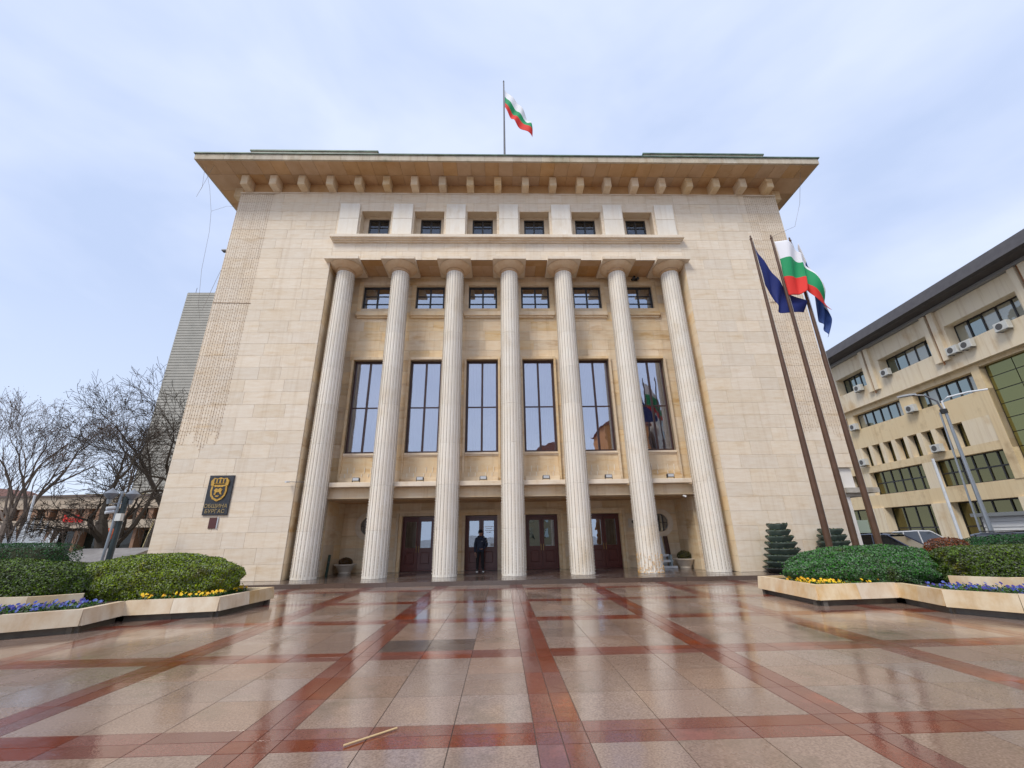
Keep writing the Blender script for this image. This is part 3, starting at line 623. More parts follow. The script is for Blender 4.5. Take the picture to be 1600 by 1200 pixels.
def bowl(x, y, lab, leafm, r=.45, shape=1):
    t = thing('planter_bowl', (x, y, .15), lab, 'planter', 'round planters beside the entrance')
    obj('bowl', MB().lathe([(.26,.15),(.28,.2),(.25,.23),(.36,.40),(.44,.52),(.49,.53),(.50,.57),(.46,.58),(.44,.54),(.1,.52)], (x,y,0), 28), [POT], t, smooth=True)
    mb = MB(); p, nr = blob_points(1500, (x, y, .66), (.30,.30,.24 if shape else .2), 2.0, .25, .52, seed=int(x*7)+60); leaves(mb, p, nr, .04); 
    core_ = MB(); core_.lathe([(.22,.52),(.24,.65),(.14,.8)], (x,y,0), 12); s = obj('shrub', mb, [leafm], t, fix=False); obj('stems', core_, [SOIL], t)
bowl(-7.75, 2.95, 'round pale planter with a withered brown shrub left of the doors', leafmat('withered_leaf', (.10,.045,.02), (.14,.09,.03)), shape=0)
bowl(8.0, 2.55, 'round pale planter with a clipped dark green ball shrub right of the doors', leafmat('box_leaf', (.05,.055,.018), (.09,.08,.03)))
b = thing('bollard', (-8.1, 1.75, .15), 'dark green post leaning slightly behind the leftmost column', 'bollard')
obj('post', MB().tube([(-8.12,1.75,.15),(-8.08,1.78,1.02)], .06, 10), [mat('green_paint', (.02,.05,.035), .4)], b); obj('band', MB().tube([(-8.095,1.765,.7),(-8.093,1.767,.74)], .064, 10), [MET], b)
WP = mat('white_paint', (.72,.74,.76), .5, c2=(.62,.65,.68), scale=6)
pa = thing('wooden_pallet', (7.0, 2.9, .15), 'low white slatted rack on the floor behind the sixth column', 'rack')
for k, (z, y) in enumerate(((.16,2.5),(.42,2.65),(.66,2.8))): obj('slat', MB().box(6.55, 7.62-.12*k, y, y+.1, z, z+.10), [WP], pa)
for x in (6.62, 7.38): obj('leg', MB().box(x, x+.07, 2.62, 2.95, .15, .74), [mat('blue_grey_paint', (.3,.38,.42), .5)], pa)
pb = obj('white_board', MB().box(7.2, 7.42, 3.2, 3.26, .15, 1.55).xf(lambda x, y, z: (x-(z-.15)*.03, y+(z-.15)*.2, z)), [WP], label='white board leaning on the wall beside the brown board', cat='board')
obj('brown_board', MB().box(7.49, 7.68, 3.2, 3.26, .15, 1.56).xf(lambda x, y, z: (x, y+(z-.15)*.2, z)), [mat('brown_board', (.06,.018,.012), .4)], label='dark brown board leaning on the wall behind the right planter', cat='board')
# ------------------------------------------------------------------ person
def skin_mesh(name, pts, edges, radii, sub=2, root=0):
    me = bpy.data.meshes.new(name); me.from_pydata(pts, edges, []); o = bpy.data.objects.new(name, me); col.objects.link(o)
    o.modifiers.new('skin', 'SKIN'); s = o.modifiers.new('sub', 'SUBSURF'); s.levels = sub; s.render_levels = sub
    for i, r in enumerate(radii): me.skin_vertices[0].data[i].radius = r if isinstance(r, tuple) else (r, r); me.skin_vertices[0].data[i].use_root = (i == root)
    bpy.context.view_layer.update(); ev = o.evaluated_get(bpy.context.evaluated_depsgraph_get()); nm = bpy.data.meshes.new_from_object(ev); bpy.data.objects.remove(o); return nm
NAVY = mat('navy_cloth', (.016,.022,.045), .8, c2=(.03,.04,.07), scale=9); TROU = mat('black_cloth', (.012,.012,.015), .9); SKIN = mat('skin', (.45,.24,.16), .55)
per = thing('person', (-1.51, 2.95, .15), 'person in dark hoodie, beanie and black trousers standing with head bowed by the doors', 'person')
P = [(0,0,.93),(0,.01,1.08),(0,.02,1.25),(0,0,1.42),(0,-.02,1.52),(0,-.045,1.58),(0,-.075,1.66),(0,-.06,1.73),     # 0-7 pelvis to head
     (-.1,0,.9),(-.12,-.03,.5),(-.13,.01,.1),(-.14,-.12,.04), (.1,0,.9),(.12,-.02,.5),(.13,.02,.1),(.16,-.11,.04),     # legs
     (-.19,0,1.41),(-.25,.03,1.13),(-.24,-.06,.88),(-.235,-.08,.81), (.19,0,1.41),(.27,.03,1.14),(.19,-.15,1.0),(.10,-.2,.98)]  # arms
Ed = [(0,1),(1,2),(2,3),(3,4),(4,5),(5,6),(6,7),(0,8),(8,9),(9,10),(10,11),(0,12),(12,13),(13,14),(14,15),(3,16),(16,17),(17,18),(18,19),(3,20),(20,21),(21,22),(22,23)]
Rd = [(.18,.13),(.185,.135),(.20,.14),(.17,.115),(.06,.06),(.055,.06),(.078,.092),(.07,.08),.10,.08,.06,.042,.10,.08,.06,.042,.085,.07,.045,.036,.085,.07,.045,.036]
for wr, base, dr in ((19, Vector((-.235,-.08,.81)), Vector((0,-.15,-1))), (23, Vector((.10,-.2,.98)), Vector((-1,-.2,-.1)))):
    dr = dr.normalized(); sd_ = dr.cross(Vector((0,0,1)) if abs(dr.z) < .8 else Vector((1,0,0))).normalized(); up = sd_.cross(dr)
    for k, ln in enumerate((.085,.095,.09,.075)):
        q = base+dr*.05+sd_*((k-1.5)*.019); P.append(tuple(q)); P.append(tuple(q+dr*ln*.55+up*.004)); P.append(tuple(q+dr*ln*.95+up*.02)); n = len(P); Ed += [(wr, n-3), (n-3, n-2), (n-2, n-1)]; Rd += [.011,.009,.008]
    q = base+sd_*.03; P.append(tuple(q+dr*.03+sd_*.012)); P.append(tuple(q+dr*.075+sd_*.02)); n = len(P); Ed += [(wr, n-2), (n-2, n-1)]; Rd += [.012,.009]
Pw = [(x-1.51, y+2.95, z+.15) for x, y, z in P]
bm_p = skin_mesh('body', Pw, Ed, Rd, 2); bm_p.materials.clear()
for q in (NAVY, TROU, SKIN): bm_p.materials.append(q)
for f in bm_p.polygons:
    c = f.center; z = c.z-.15; x = c.x+1.51; y = c.y-2.95
    hand = (z < .83 and abs(x+.235) < .07 and y < -.03 and z > .6) or (x < .11 and x > -.1 and y < -.165 and .9 < z < 1.06)
    f.material_index = 2 if hand or (z > 1.56) else 1 if z < .86 else 0; f.use_smooth = True
obj('body', bm_p, None, per)
hx, hy, hz_ = -1.51, 2.95-.07, .15+1.68
obj('beanie', MB().lathe([(.098,.02),(.102,.05),(.1,.09),(.08,.14),(.04,.165),(.005,.17)], (hx, hy+.01, hz_-.005), 18), [mat('black_wool', (.008,.008,.01), .95)], per, smooth=True)
hd = MB(); hd.tube([(hx-.1,hy+.08,hz_-.16),(hx-.11,hy+.02,hz_-.2),(hx-.05,hy-.06,hz_-.24),(hx+.05,hy-.06,hz_-.24),(hx+.11,hy+.02,hz_-.2),(hx+.1,hy+.08,hz_-.16),(hx,hy+.13,hz_-.12),(hx-.1,hy+.08,hz_-.16)], .045, 8); obj('hood', hd, [NAVY], per, smooth=True)
fc = MB(); fc.tube([(hx,hy-.088,hz_-.0),(hx,hy-.118,hz_-.045)], [.008,.017], 6)
obj('nose', fc, [SKIN], per, smooth=True); fe = MB(); [fe.tube([(hx+s*.033,hy-.088,hz_+.004),(hx+s*.033,hy-.095,hz_+.003)], .011, 6) for s in (-1,1)]; fe.box(hx-.024,hx+.024,hy-.098,hy-.088,hz_-.075,hz_-.067); obj('eyes_and_mouth', fe, [mat('face_dark', (.10,.04,.03), .5)], per)
er = MB(); [er.tube([(hx+s*.082,hy+.01,hz_-.03),(hx+s*.09,hy+.012,hz_+.012)], .018, 6) for s in (-1,1)]; obj('ears', er, [SKIN], per, smooth=True)
for s in (-.14, .15):
    sh = MB(); sh.add([], []); sh.tube([(-1.51+s,2.95+.06,.20),(-1.51+s,2.95-.05,.20),(-1.51+s*1.1,2.95-.16,.185)], [.05,.055,.04], 10); obj('shoe', sh, [mat('shoe', (.05,.05,.05), .6)], per, smooth=True)
    so = MB(); so.box(-1.51+s-.045,-1.51+s+.05,2.95-.2,2.95+.1,.152,.17); obj('shoe_sole', so, [WHT], per)
obj('chest_logo', MB().box(-1.44, -1.40, 2.95-.122, 2.95-.112, 1.46, 1.475), [WHT], per)
# ------------------------------------------------------------------ planters with flower beds
def wall_run(pts, z0, z1, th, slope=.05, closed=False, n_len=.9, name='planter', lab='', grp=None, base=True):
    """stone-faced planter wall along a polyline; outside is on the right hand side of travel"""
    t = thing(name, (pts[1][0], pts[1][1], 0), lab, 'planter', grp)
    for (a, b) in zip(pts[:-1], pts[1:]):
        a, b = Vector((*a, 0)), Vector((*b, 0)); L_ = (b-a).length; d = (b-a)/L_; nrm = Vector((d.y, -d.x, 0))
        n = max(1, round(L_/n_len))
        for k in range(n):
            p, q = a+d*(L_*k/n+.003), a+d*(L_*(k+1)/n-.003); mb = MB(); zt = z1+random.uniform(-.003,.003)
            zb = z0+(random.uniform(0,.03) if random.random() < .15 else 0)
            mb.add([p+nrm*slope+Vector((0,0,zb)), q+nrm*slope+Vector((0,0,zb)), q+Vector((0,0,zt)), p+Vector((0,0,zt)), p-nrm*th+Vector((0,0,zb)), q-nrm*th+Vector((0,0,zb)), q-nrm*th+Vector((0,0,zt)), p-nrm*th+Vector((0,0,zt))],
                   [(0,1,2,3),(4,5,6,7),(3,2,6,7),(0,1,5,4),(0,3,7,4),(1,2,6,5)])
            obj('facing_slab', mb, [PLANT], t)
            if base:
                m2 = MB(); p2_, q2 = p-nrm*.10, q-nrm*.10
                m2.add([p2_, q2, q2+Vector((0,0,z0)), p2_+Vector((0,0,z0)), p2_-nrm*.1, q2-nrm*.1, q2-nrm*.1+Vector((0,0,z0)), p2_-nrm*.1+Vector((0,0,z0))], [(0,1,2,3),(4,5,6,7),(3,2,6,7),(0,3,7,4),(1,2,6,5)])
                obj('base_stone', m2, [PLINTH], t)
    return t
RP = [(13.5,-5.1),(6.95,-5.15),(6.9,-7.62),(9.0,-7.45),(8.72,-8.85),(9.35,-9.72),(11.0,-11.6),(14,-11.6)]
LP = [(-15,-11.6),(-12.2,-11.6),(-9.8,-9.42),(-8.8,-8.85),(-8.95,-7.68),(-7.1,-7.3),(-6.9,-5.2),(-15,-5.15)]
RPp = wall_run([RP[k] for k in range(len(RP))], .13, .45, .14, lab='pale stone planter with zigzag edge on the right, holding yellow and blue pansies')
LPp = wall_run([LP[k] for k in range(len(LP))], .13, .42, .14, lab='pale stone planter with zigzag edge on the left, stained orange, holding pansies')
obj('soil_bed', MB().prism([(13.4,-5.3),(7.1,-5.3),(7.05,-7.46),(9.15,-7.3),(8.88,-8.8),(9.5,-9.62),(11.1,-11.4),(13.4,-11.4)], .1, .40), [SOIL], RPp)
obj('soil_bed', MB().prism([(-14.9,-11.4),(-12.3,-11.4),(-9.9,-9.26),(-8.96,-8.75),(-9.1,-7.55),(-7.3,-7.15),(-7.2,-5.35),(-14.9,-5.3)], .1, .37), [SOIL], LPp)
R2w = wall_run([(9.9,-7.9),(10.6,-8.6),(14,-8.7)], .40, .62, .14, slope=.0, name='raised_planter', lab='low inner planter wall behind the blue pansies on the right', base=False)
L2w = wall_run([(-14.5,-8.5),(-10.5,-8.3),(-9.8,-7.8)], .36, .60, .14, slope=.0, name='raised_planter', lab='low inner planter wall behind the blue pansies on the left', base=False)
def hedge(lab, c, rad, n, lm, pw=3.2, lump=.1, seed=1, size=.031, zmin=.3, name='hedge', cat='hedge', grp=None, twig=None):
    t = thing(name, (c[0], c[1], .4), lab, cat, grp)
    mb = MB(); p, nr = blob_points(n, c, rad, pw, lump, zmin, seed=seed); leaves(mb, p, nr, size, .75); obj('foliage', mb, [lm], t, kind='stuff', fix=False)
    cm = MB(); p2, n2 = blob_points(10, c, rad); 
    k = 24; vs = []; fs = []
    for i in range(9):
        el = -math.pi/2+math.pi*i/8
        for j in range(k):
            a = 2*math.pi*j/k; d = np.array([math.cos(a)*math.cos(el), math.sin(a)*math.cos(el), math.sin(el)]); kk = (np.abs(d)**pw).sum()**(-1/pw)*.86
            vs.append((c[0]+d[0]*kk*rad[0], c[1]+d[1]*kk*rad[1], max(zmin, c[2]+d[2]*kk*rad[2])))
    fs = [(i*k+j, i*k+(j+1)%k, (i+1)*k+(j+1)%k, (i+1)*k+j) for i in range(8) for j in range(k)]
    obj('inner_branches', cm.add(vs, fs), [mat('hedge_inside', (.018,.025,.008), .95, c2=(.04,.04,.015), scale=20)], t)
    return t
HG = leafmat('hedge_leaf_bright', (.12,.19,.018), (.25,.31,.035)); HG2 = leafmat('hedge_leaf_olive', (.06,.11,.018), (.12,.17,.035)); HG3 = leafmat('hedge_leaf_dark', (.02,.065,.022), (.045,.12,.04))
HG4 = leafmat('hedge_leaf_blue', (.05,.13,.045), (.12,.24,.09)); HR = leafmat('hedge_leaf_red', (.16,.045,.018), (.22,.08,.03))
hedge('bright green rounded hedge in the left planter beside the yellow pansies', (-9.35,-6.35,.74), (2.15,1.05,.62), 120000, HG, 2.3, .20, 3)
hedge('olive green hedge with brown top at the left edge of the picture', (-13.0,-7.3,.72), (2.75,1.0,.60), 100000, HG2, 3.2, .14, 4)
hedge('dark green boxy hedge standing behind the olive one on the left', (-16.4,-3.3,.85), (1.7,.8,.84), 26000, HG3, 6, .06, 5, zmin=0)
hedge('blue green rounded hedge in the right planter beside the yellow pansies', (9.3,-6.4,.70), (2.25,1.1,.56), 120000, HG4, 2.0, .2, 6)
hedge('olive green boxy hedge behind the inner planter wall on the right', (12.45,-7.45,.74), (2.1,.75,.50), 75000, HG2, 5, .1, 7)
hedge('tall dark green hedge with red leaves at the right edge of the picture', (15.3,-5.4,.80), (2.0,1.0,.64), 60000, HG3, 3.4, .12, 8)
hedge('small red leaved bush at the end of the tall right hedge', (13.1,-5.0,.85), (.62,.5,.56), 11000, HR, 2.4, .14, 9)
def pansies(lab, poly, n, cols, seed, cat='flowers'):
    rg = np.random.default_rng(seed); xs_ = [p[0] for p in poly]; ys_ = [p[1] for p in poly]
    def inside(x, y):
        c = False; j = len(poly)-1
        for i in range(len(poly)):
            if (poly[i][1] > y) != (poly[j][1] > y) and x < (poly[j][0]-poly[i][0])*(y-poly[i][1])/(poly[j][1]-poly[i][1])+poly[i][0]: c = not c
            j = i
        return c
    fl, lf = MB(), MB(); cnt = 0
    while cnt < n:
        x, y = rg.uniform(min(xs_), max(xs_)), rg.uniform(min(ys_), max(ys_))
        if not inside(x, y): continue
        cnt += 1; z = .44+rg.uniform(0, .10); s = rg.uniform(.022, .036); up = Vector((rg.normal()*.4, -1+rg.normal()*.3, .8)).normalized(); a = up.orthogonal().normalized(); b = up.cross(a)
        for k in range(5):
            t = 2*math.pi*k/5; d = a*math.cos(t)+b*math.sin(t); e = -a*math.sin(t)+b*math.cos(t); c0 = Vector((x,y,z)); fl.cur = int(rg.integers(0, len(cols))) if k == 0 else fl.cur
            fl.quad(c0, c0+d*s*.7+e*s*.55+up*.006, c0+d*s*1.25, c0+d*s*.7-e*s*.55+up*.006)
        lf.tube([(x,y,.38),(x,y,z)], .003, 3, False)
    pts = []
    while len(pts) < n*14:
        x, y = rg.uniform(min(xs_), max(xs_)), rg.uniform(min(ys_), max(ys_))
        if inside(x, y): pts.append((x, y, .39+rg.uniform(0, .09)))
    leaves(lf, np.array(pts), np.tile([0,-.3,1.], (len(pts),1)), .035)
    t = thing('pansy_bed', (poly[0][0], poly[0][1], .44), lab, cat); obj('blossom', fl, cols, t, kind='stuff', fix=False); obj('leaves', lf, [leafmat('pansy_leaf', (.035,.09,.02), (.07,.16,.04))], t, kind='stuff', fix=False)
YEL = [mat('yellow_petal', (.85,.58,.01), .6), mat('deep_yellow_petal', (.8,.42,.01), .6)]; BLU = [mat('blue_petal', (.03,.05,.30), .6), mat('violet_petal', (.05,.035,.24), .6), mat('pale_blue_petal', (.10,.14,.42), .6)]
pansies('yellow pansies in the left planter in front of the bright hedge', [(-8.8,-7.55),(-7.3,-7.2),(-7.25,-5.7),(-7.5,-6.1),(-7.9,-7.0),(-8.8,-7.3)], 120, YEL, 11)
pansies('yellow pansies in the right planter in front of the blue green hedge', [(7.1,-7.45),(8.8,-7.3),(8.2,-7.1),(7.4,-6.7),(7.1,-6.1)], 120, YEL, 12)
pansies('blue pansies in the left planter below the olive hedge', [(-12.2,-11.2),(-9.95,-9.25),(-9.0,-8.75),(-9.1,-7.9),(-9.7,-7.95),(-10.4,-8.45),(-12.5,-8.6),(-12.5,-11.2)], 330, BLU, 13)
pansies('blue pansies in the right planter below the olive hedge', [(8.95,-8.75),(9.55,-9.6),(11.1,-11.3),(12.5,-11.3),(12.5,-8.9),(10.5,-8.8),(9.8,-8.1),(9.1,-7.9)], 330, BLU, 14)
# tiered green planter towers
FG = mat('green_fibreglass', (.07,.105,.085), .45, c2=(.12,.16,.13), scale=5)
def tier_tower(x, y, lab, tiers=8):
    t = thing('tiered_planter', (x, y, .15), lab, 'planter', 'stepped planter towers')
    for k in range(tiers):
        z = .15+k*.228; r1 = .86-k*.066; r0_ = r1*.80; f = [(r0_*math.cos(a*math.pi/3+.2), r0_*math.sin(a*math.pi/3+.2)) for a in range(6)]
        mb = MB(); n = 6; vs = []
        for r, zz in ((r0_*.9, z), (r1, z+.17), (r1, z+.2), (r1*.93, z+.2), (r1*.9, z+.12)): vs += [(x+r*math.cos(a*math.pi/3+.2), y+r*math.sin(a*math.pi/3+.2), zz) for a in range(6)]
        mb.add(vs, [(j*n+i, j*n+(i+1)%n, (j+1)*n+(i+1)%n, (j+1)*n+i) for j in range(4) for i in range(n)]+[tuple(range(6))[::-1], tuple(range(24,30))])
        ti = obj('tier', mb, [FG if k else mat('black_tray', (.02,.022,.022), .4)], t)
        lm = MB(); m_ = 260; a = rng.random(m_)*6.283; rad = r1*(.72+.2*rng.random(m_)); p = np.stack([x+rad*np.cos(a), y+rad*np.sin(a), z+.19+.035*rng.random(m_)], 1); leaves(lm, p, np.tile([0,0,1.], (m_,1)), .05, 1.6)
        obj('sprouts', lm, [leafmat('dull_sprout', (.05,.07,.04), (.09,.11,.06))], ti, kind='stuff', fix=False)
tier_tower(10.62, -.75, 'tall stepped green planter tower against the wall, right of the last column')
tier_tower(12.95, -.5, 'second stepped green planter tower, partly hidden behind the first flagpole', 7)
# ------------------------------------------------------------------ flagpoles and flags
POLE = mat('pole_brown', (.085,.042,.022), .5, c2=(.12,.06,.032), scale=3)
def flagpole(x, y, h, r0_, r1, lab, grp=None, z0=0, m_=None):
    t = thing('flagpole', (x, y, z0), lab, 'flagpole', grp)
    obj('pole', MB().tube([(x,y,z0),(x,y,z0+.3*(h-z0)),(x,y,z0+.65*(h-z0)),(x,y,h)], [r0_, r0_*.92, (r0_*.9+r1)/2, r1], 14), [m_ or POLE], t, smooth=True)
    obj('finial', MB().lathe([(r1*1.2,h),(r1*1.4,h+.04),(r1*.7,h+.08),(r1*.9,h+.14),(.003,h+.2)], (x,y,0), 10), [m_ or POLE], t, smooth=True)
    obj('halyard', MB().tube([(x+r0_+.01,y-.02,z0+1.2),(x+r1+.015,y-.02,h-.1)], .006, 4), [mat('rope', (.5,.48,.45), .8)], t)
flagpole(8.77, -5.88, 11.8, .09, .036, 'brown flagpole nearest the columns, carrying the dark blue flag', 'flagpoles in the right planter', .3)
flagpole(9.56, -5.86, 11.85, .09, .036, 'middle brown flagpole, carrying the white, green and red flag', 'flagpoles in the right planter', .3)
flagpole(10.36, -5.72, 11.85, .09, .036, 'rightmost brown flagpole, carrying the white and blue flag', 'flagpoles in the right planter', .3)
flagpole(-.12, 3, 33.0, .08, .045, 'thin flagpole standing on the roof above the middle column', None, 20.67, mat('pole_grey', (.12,.12,.13), .5))
F1=[[[8.77,-5.9,11.73],[8.77,-5.9,11.13],[8.8,-5.9,10.52],[8.8,-5.9,9.85]],[[9.08,-5.9,11.0],[9.08,-5.9,10.52],[9.1,-5.9,9.97],[9.12,-5.9,9.43]],[[9.37,-5.9,10.35],[9.29,-5.9,9.85],[9.23,-5.9,9.43],[9.18,-5.9,9.07]],[[9.67,-5.9,9.76],[9.55,-5.9,9.43],[9.4,-5.9,9.11],[9.3,-5.9,8.81]],[[10.25,-5.9,9.25],[10.22,-5.9,9.13],[10.18,-5.9,8.99],[10.13,-5.9,8.86]]]
F2=[[[9.56,-5.9,11.69],[9.59,-5.9,10.93],[9.55,-5.9,10.18],[9.55,-5.9,9.41]],[[9.96,-5.9,11.56],[9.91,-5.9,10.89],[9.86,-5.9,10.1],[9.83,-5.9,9.38]],[[10.21,-5.9,11.18],[10.2,-5.9,10.7],[10.17,-5.9,10.08],[10.05,-5.9,9.45]],[[10.34,-5.9,10.96],[10.32,-5.9,10.61],[10.21,-5.9,9.93],[10.24,-5.9,9.56]],[[10.53,-5.9,10.39],[10.55,-5.9,10.18],[10.43,-5.9,9.6],[10.42,-5.9,9.15]],[[10.75,-5.9,9.43],[10.78,-5.9,9.27],[10.79,-5.9,9.07],[10.92,-5.9,8.81]]]
F3=[[[10.39,-5.7,11.78],[10.48,-5.7,10.97],[10.49,-5.7,10.15],[10.53,-5.7,9.31]],[[10.56,-5.7,11.29],[10.62,-5.7,10.49],[10.63,-5.7,9.81],[10.49,-5.7,8.62]],[[10.72,-5.7,10.58],[10.81,-5.7,9.81],[10.8,-5.7,8.94],[10.59,-5.7,8.3]],[[10.86,-5.7,9.43],[10.91,-5.7,8.82],[10.93,-5.7,8.5],[10.7,-5.7,7.95]]]
F3 = [[[p[0]+.13, p[1], p[2]] for p in q] for q in F3]
F4=[[[-.09,3,32.19],[-.09,3,31.54],[-.1,3,30.91],[-.1,3,30.45]],[[.59,3,31.24],[.51,3,30.5],[.42,3,29.98],[.34,3,29.47]],[[1.24,3,30.1],[1.15,3,29.58],[1.0,3,29.18],[.84,3,28.61]],[[1.72,3,28.88],[1.79,3,28.59],[1.85,3,28.19],[1.83,3,27.7]]]
def cat(pts, t):
    n = len(pts)-1; x = t*n; i = min(int(x), n-1); u = x-i; p = [np.array(pts[max(0,min(n,i+k))]) for k in (-1,0,1,2)]
    return .5*((2*p[1])+(-p[0]+p[2])*u+(2*p[0]-5*p[1]+4*p[2]-p[3])*u*u+(-p[0]+3*p[1]-3*p[2]+p[3])*u**3)
def flag(grid, mats, lab, amp, yoff, x0off=.045, freq=2.6, bands=3, ph=0):
    mb = MB(); nu, nv = 44, 24; vs = []
    for i in range(nu+1):
        u = i/nu; rowp = [cat([grid[a][r] for a in range(len(grid))], u) for r in range(4)]
        for j in range(nv+1):
            v = j/nv; p = cat(rowp, v); y = p[1]+yoff*min(1, u*6)+amp*u**.6*math.sin(freq*6.283*u+v*2.2+ph)+.4*amp*min(1, u*4)*math.sin(9*u+5*v+ph); vs.append((p[0]+x0off*(1-u), y, p[2]))
    fs = []; ms = []
    for i in range(nu):
        for j in range(nv): fs.append((i*(nv+1)+j, (i+1)*(nv+1)+j, (i+1)*(nv+1)+j+1, i*(nv+1)+j+1)); ms.append(min(len(mats)-1, int(j/nv*bands)) if len(mats) > 1 else 0)
    mb.add(vs, fs); mb.m = ms; me = mb.mesh('flag', mats, fix=False); me.polygons.foreach_set('use_smooth', [True]*len(me.polygons))
    o = obj('flag', me, None, label=lab, cat='flag'); md = o.modifiers.new('thickness', 'SOLIDIFY'); md.thickness = .006
    return o
def cloth(name, c):
    mt = mat(name, c, .75); return mt
FWH, FGR, FRD = cloth('flag_white', (.82,.82,.86)), cloth('flag_green', (.01,.30,.11)), cloth('flag_red', (.72,.03,.02)); FBL, FB2 = cloth('flag_navy', (.005,.016,.14)), cloth('flag_blue', (.02,.06,.22))
flag(F1, [FBL], 'dark blue flag hanging from the flagpole nearest the columns', .07, .16, ph=1)
flag(F2, [FWH, FGR, FRD], 'large white, green and red striped flag on the middle flagpole', .11, -.14, ph=2.2)
flag(F3, [FWH, FB2, FB2], 'white and blue flag drooping from the rightmost flagpole', .08, .12, .14, ph=.3)
flag(F4, [FWH, FGR, FRD], 'white, green and red striped flag flying above the roof', .16, 0, ph=.6)
# ------------------------------------------------------------------ far left: tower, low building, lamp, trees
TW = mat('tower_cladding', (.30,.28,.24), .8, c2=(.36,.34,.29), scale=1.2)
tw = thing('tower_block', (-58, 70, 0), 'tall grey windowless tower with horizontal ribs beyond the left corner', 'building')
def rotz(cx, cy, a):
    ca, sa = math.cos(a), math.sin(a); return lambda x, y, z: (cx+(x-cx)*ca-(y-cy)*sa, cy+(x-cx)*sa+(y-cy)*ca, z)
obj('tower_wall', MB().box(-66.3, -46, 60, 78, 0, 51.2), [TW], tw)
ribs = MB()
for k in range(86): ribs.box(-66.32, -45.9, 59.93, 60, .4+k*.59, .4+k*.59+.44)
obj('rib', ribs, [mat('tower_rib', (.46,.43,.37), .8, c2=(.38,.36,.31), scale=.5)], tw, kind='stuff')
obj('roof_rail', MB().box(-61.5, -60, 61, 62, 51.2, 52.2).tube([(-60.8,61,52),(-60.6,61,60)], .06, 4).tube([(-65.5,61,51),(-65.5,61,53)], .05, 4), [MET], tw)
lb = thing('low_building', (-47, 31.6, 0), 'low flat roofed brown and beige building behind the trees on the left', 'building')
TAN = mat('tan_render', (.42,.33,.24), .8, c2=(.5,.41,.31), scale=.8); BRN = mat('brown_brick', (.24,.13,.08), .8, c2=(.32,.19,.12), scale=2.5)
LX0, LX1 = -95, -30
obj('parapet', MB().box(LX0, LX1, 31.3, 48, 5.35, 6.62), [TAN], lb); obj('roof_edge', MB().box(LX0-.2, LX1, 31.1, 48, 6.622, 6.8), [mat('roof_edge', (.12,.09,.08), .7)], lb)
obj('back_wall', MB().box(LX0, LX1, 32.4, 48, 0, 5.34), [BRN], lb)
x = LX0; k = 0
pil = MB().box(-.28, .28, 31.5, 32.4, 4.12, 5.345).mesh('pilaster', [BRN]); wi = MB().box(-.42, .42, 32.3, 32.38, 4.15, 5.34).mesh('window', [SHOP])
x = -62
while x < LX1:
    for me, dx in ((pil, 0), (wi, .7)):
        o = bpy.data.objects.new(me.name.split('.')[0], me); link(o, lb); o.location = Vector((x+dx, 0, 0))-ORG[lb.name]
    x += 1.4
obj('canopy', MB().box(LX0, LX1, 30.4, 32.4, 3.25, 4.1), [TAN], lb)
for k, x in enumerate(np.arange(-62, -31, 3.1)): obj('shop_window', MB().box(x, x+2.5, 32.25, 32.39, .3, 3.0), [SHOP], lb)
gp = MB(); 
for x in np.arange(-62, -31, 3.1): gp.box(x-.4, x-.05, 31.2, 32.4, 0, 3.245)
obj('pillar', gp, [BRN], lb, kind='stuff')
mr_ = MB(); mr_.prism([(-58,6.8),(-57,7.3),(-45,7.5),(-43.5,6.8)], 36, 44, 'y'); obj('tiled_roof', mr_, [mat('mossy_roof', (.22,.15,.07), .9, c2=(.3,.24,.1), scale=1.5)], lb)
sg = text('bella', (-46.6, 30.25, 3.85), 1.15, (R(90), 0, 0), mat('red_sign', (.85,.04,.03), .5), None, .08, name='shop_sign', label='red handwritten style shop sign on the canopy of the low building', cat='sign')
orr = thing('orange_house', (-96, 62, 0), 'orange house with tiled roof just visible at the far left', 'house')
obj('wall', MB().box(-104, -88.5, 60, 72, 0, 8.6), [mat('orange_wall', (.75,.30,.08), .8)], orr); obj('roof', MB().prism([(-105,8.6),(-97,12.0),(-88,8.6)], 59.5, 72.5, 'y'), [mat('brown_roof', (.2,.09,.06), .8)], orr)
# white spiky sculpture
st = thing('spiky_sculpture', (-24.9, 5.3, 0), 'white sculpture of pointed sail like blades behind the left hedge', 'sculpture')
for k in range(9):
    a = -1.25+k*.30; tip = Vector((-24.9+1.5*a*.55, 5.3+1.2*a*.4, 3.3-abs(a-.1)*1.0)); bs = Vector((-24.9+a*1.0, 5.3-a*.2, .2)); s = Vector((.3,.16,0))
    mb = MB(); mb.add([bs-s, bs+s, tip, bs+Vector((0,.35,.4))], [(0,1,2),(1,3,2),(3,0,2),(0,3,1)]); obj('blade', mb, [WP], st)
obj('mast', MB().tube([(-24.7,5.0,0),(-24.95,4.9,4.1)], .05, 6), [WP], st)
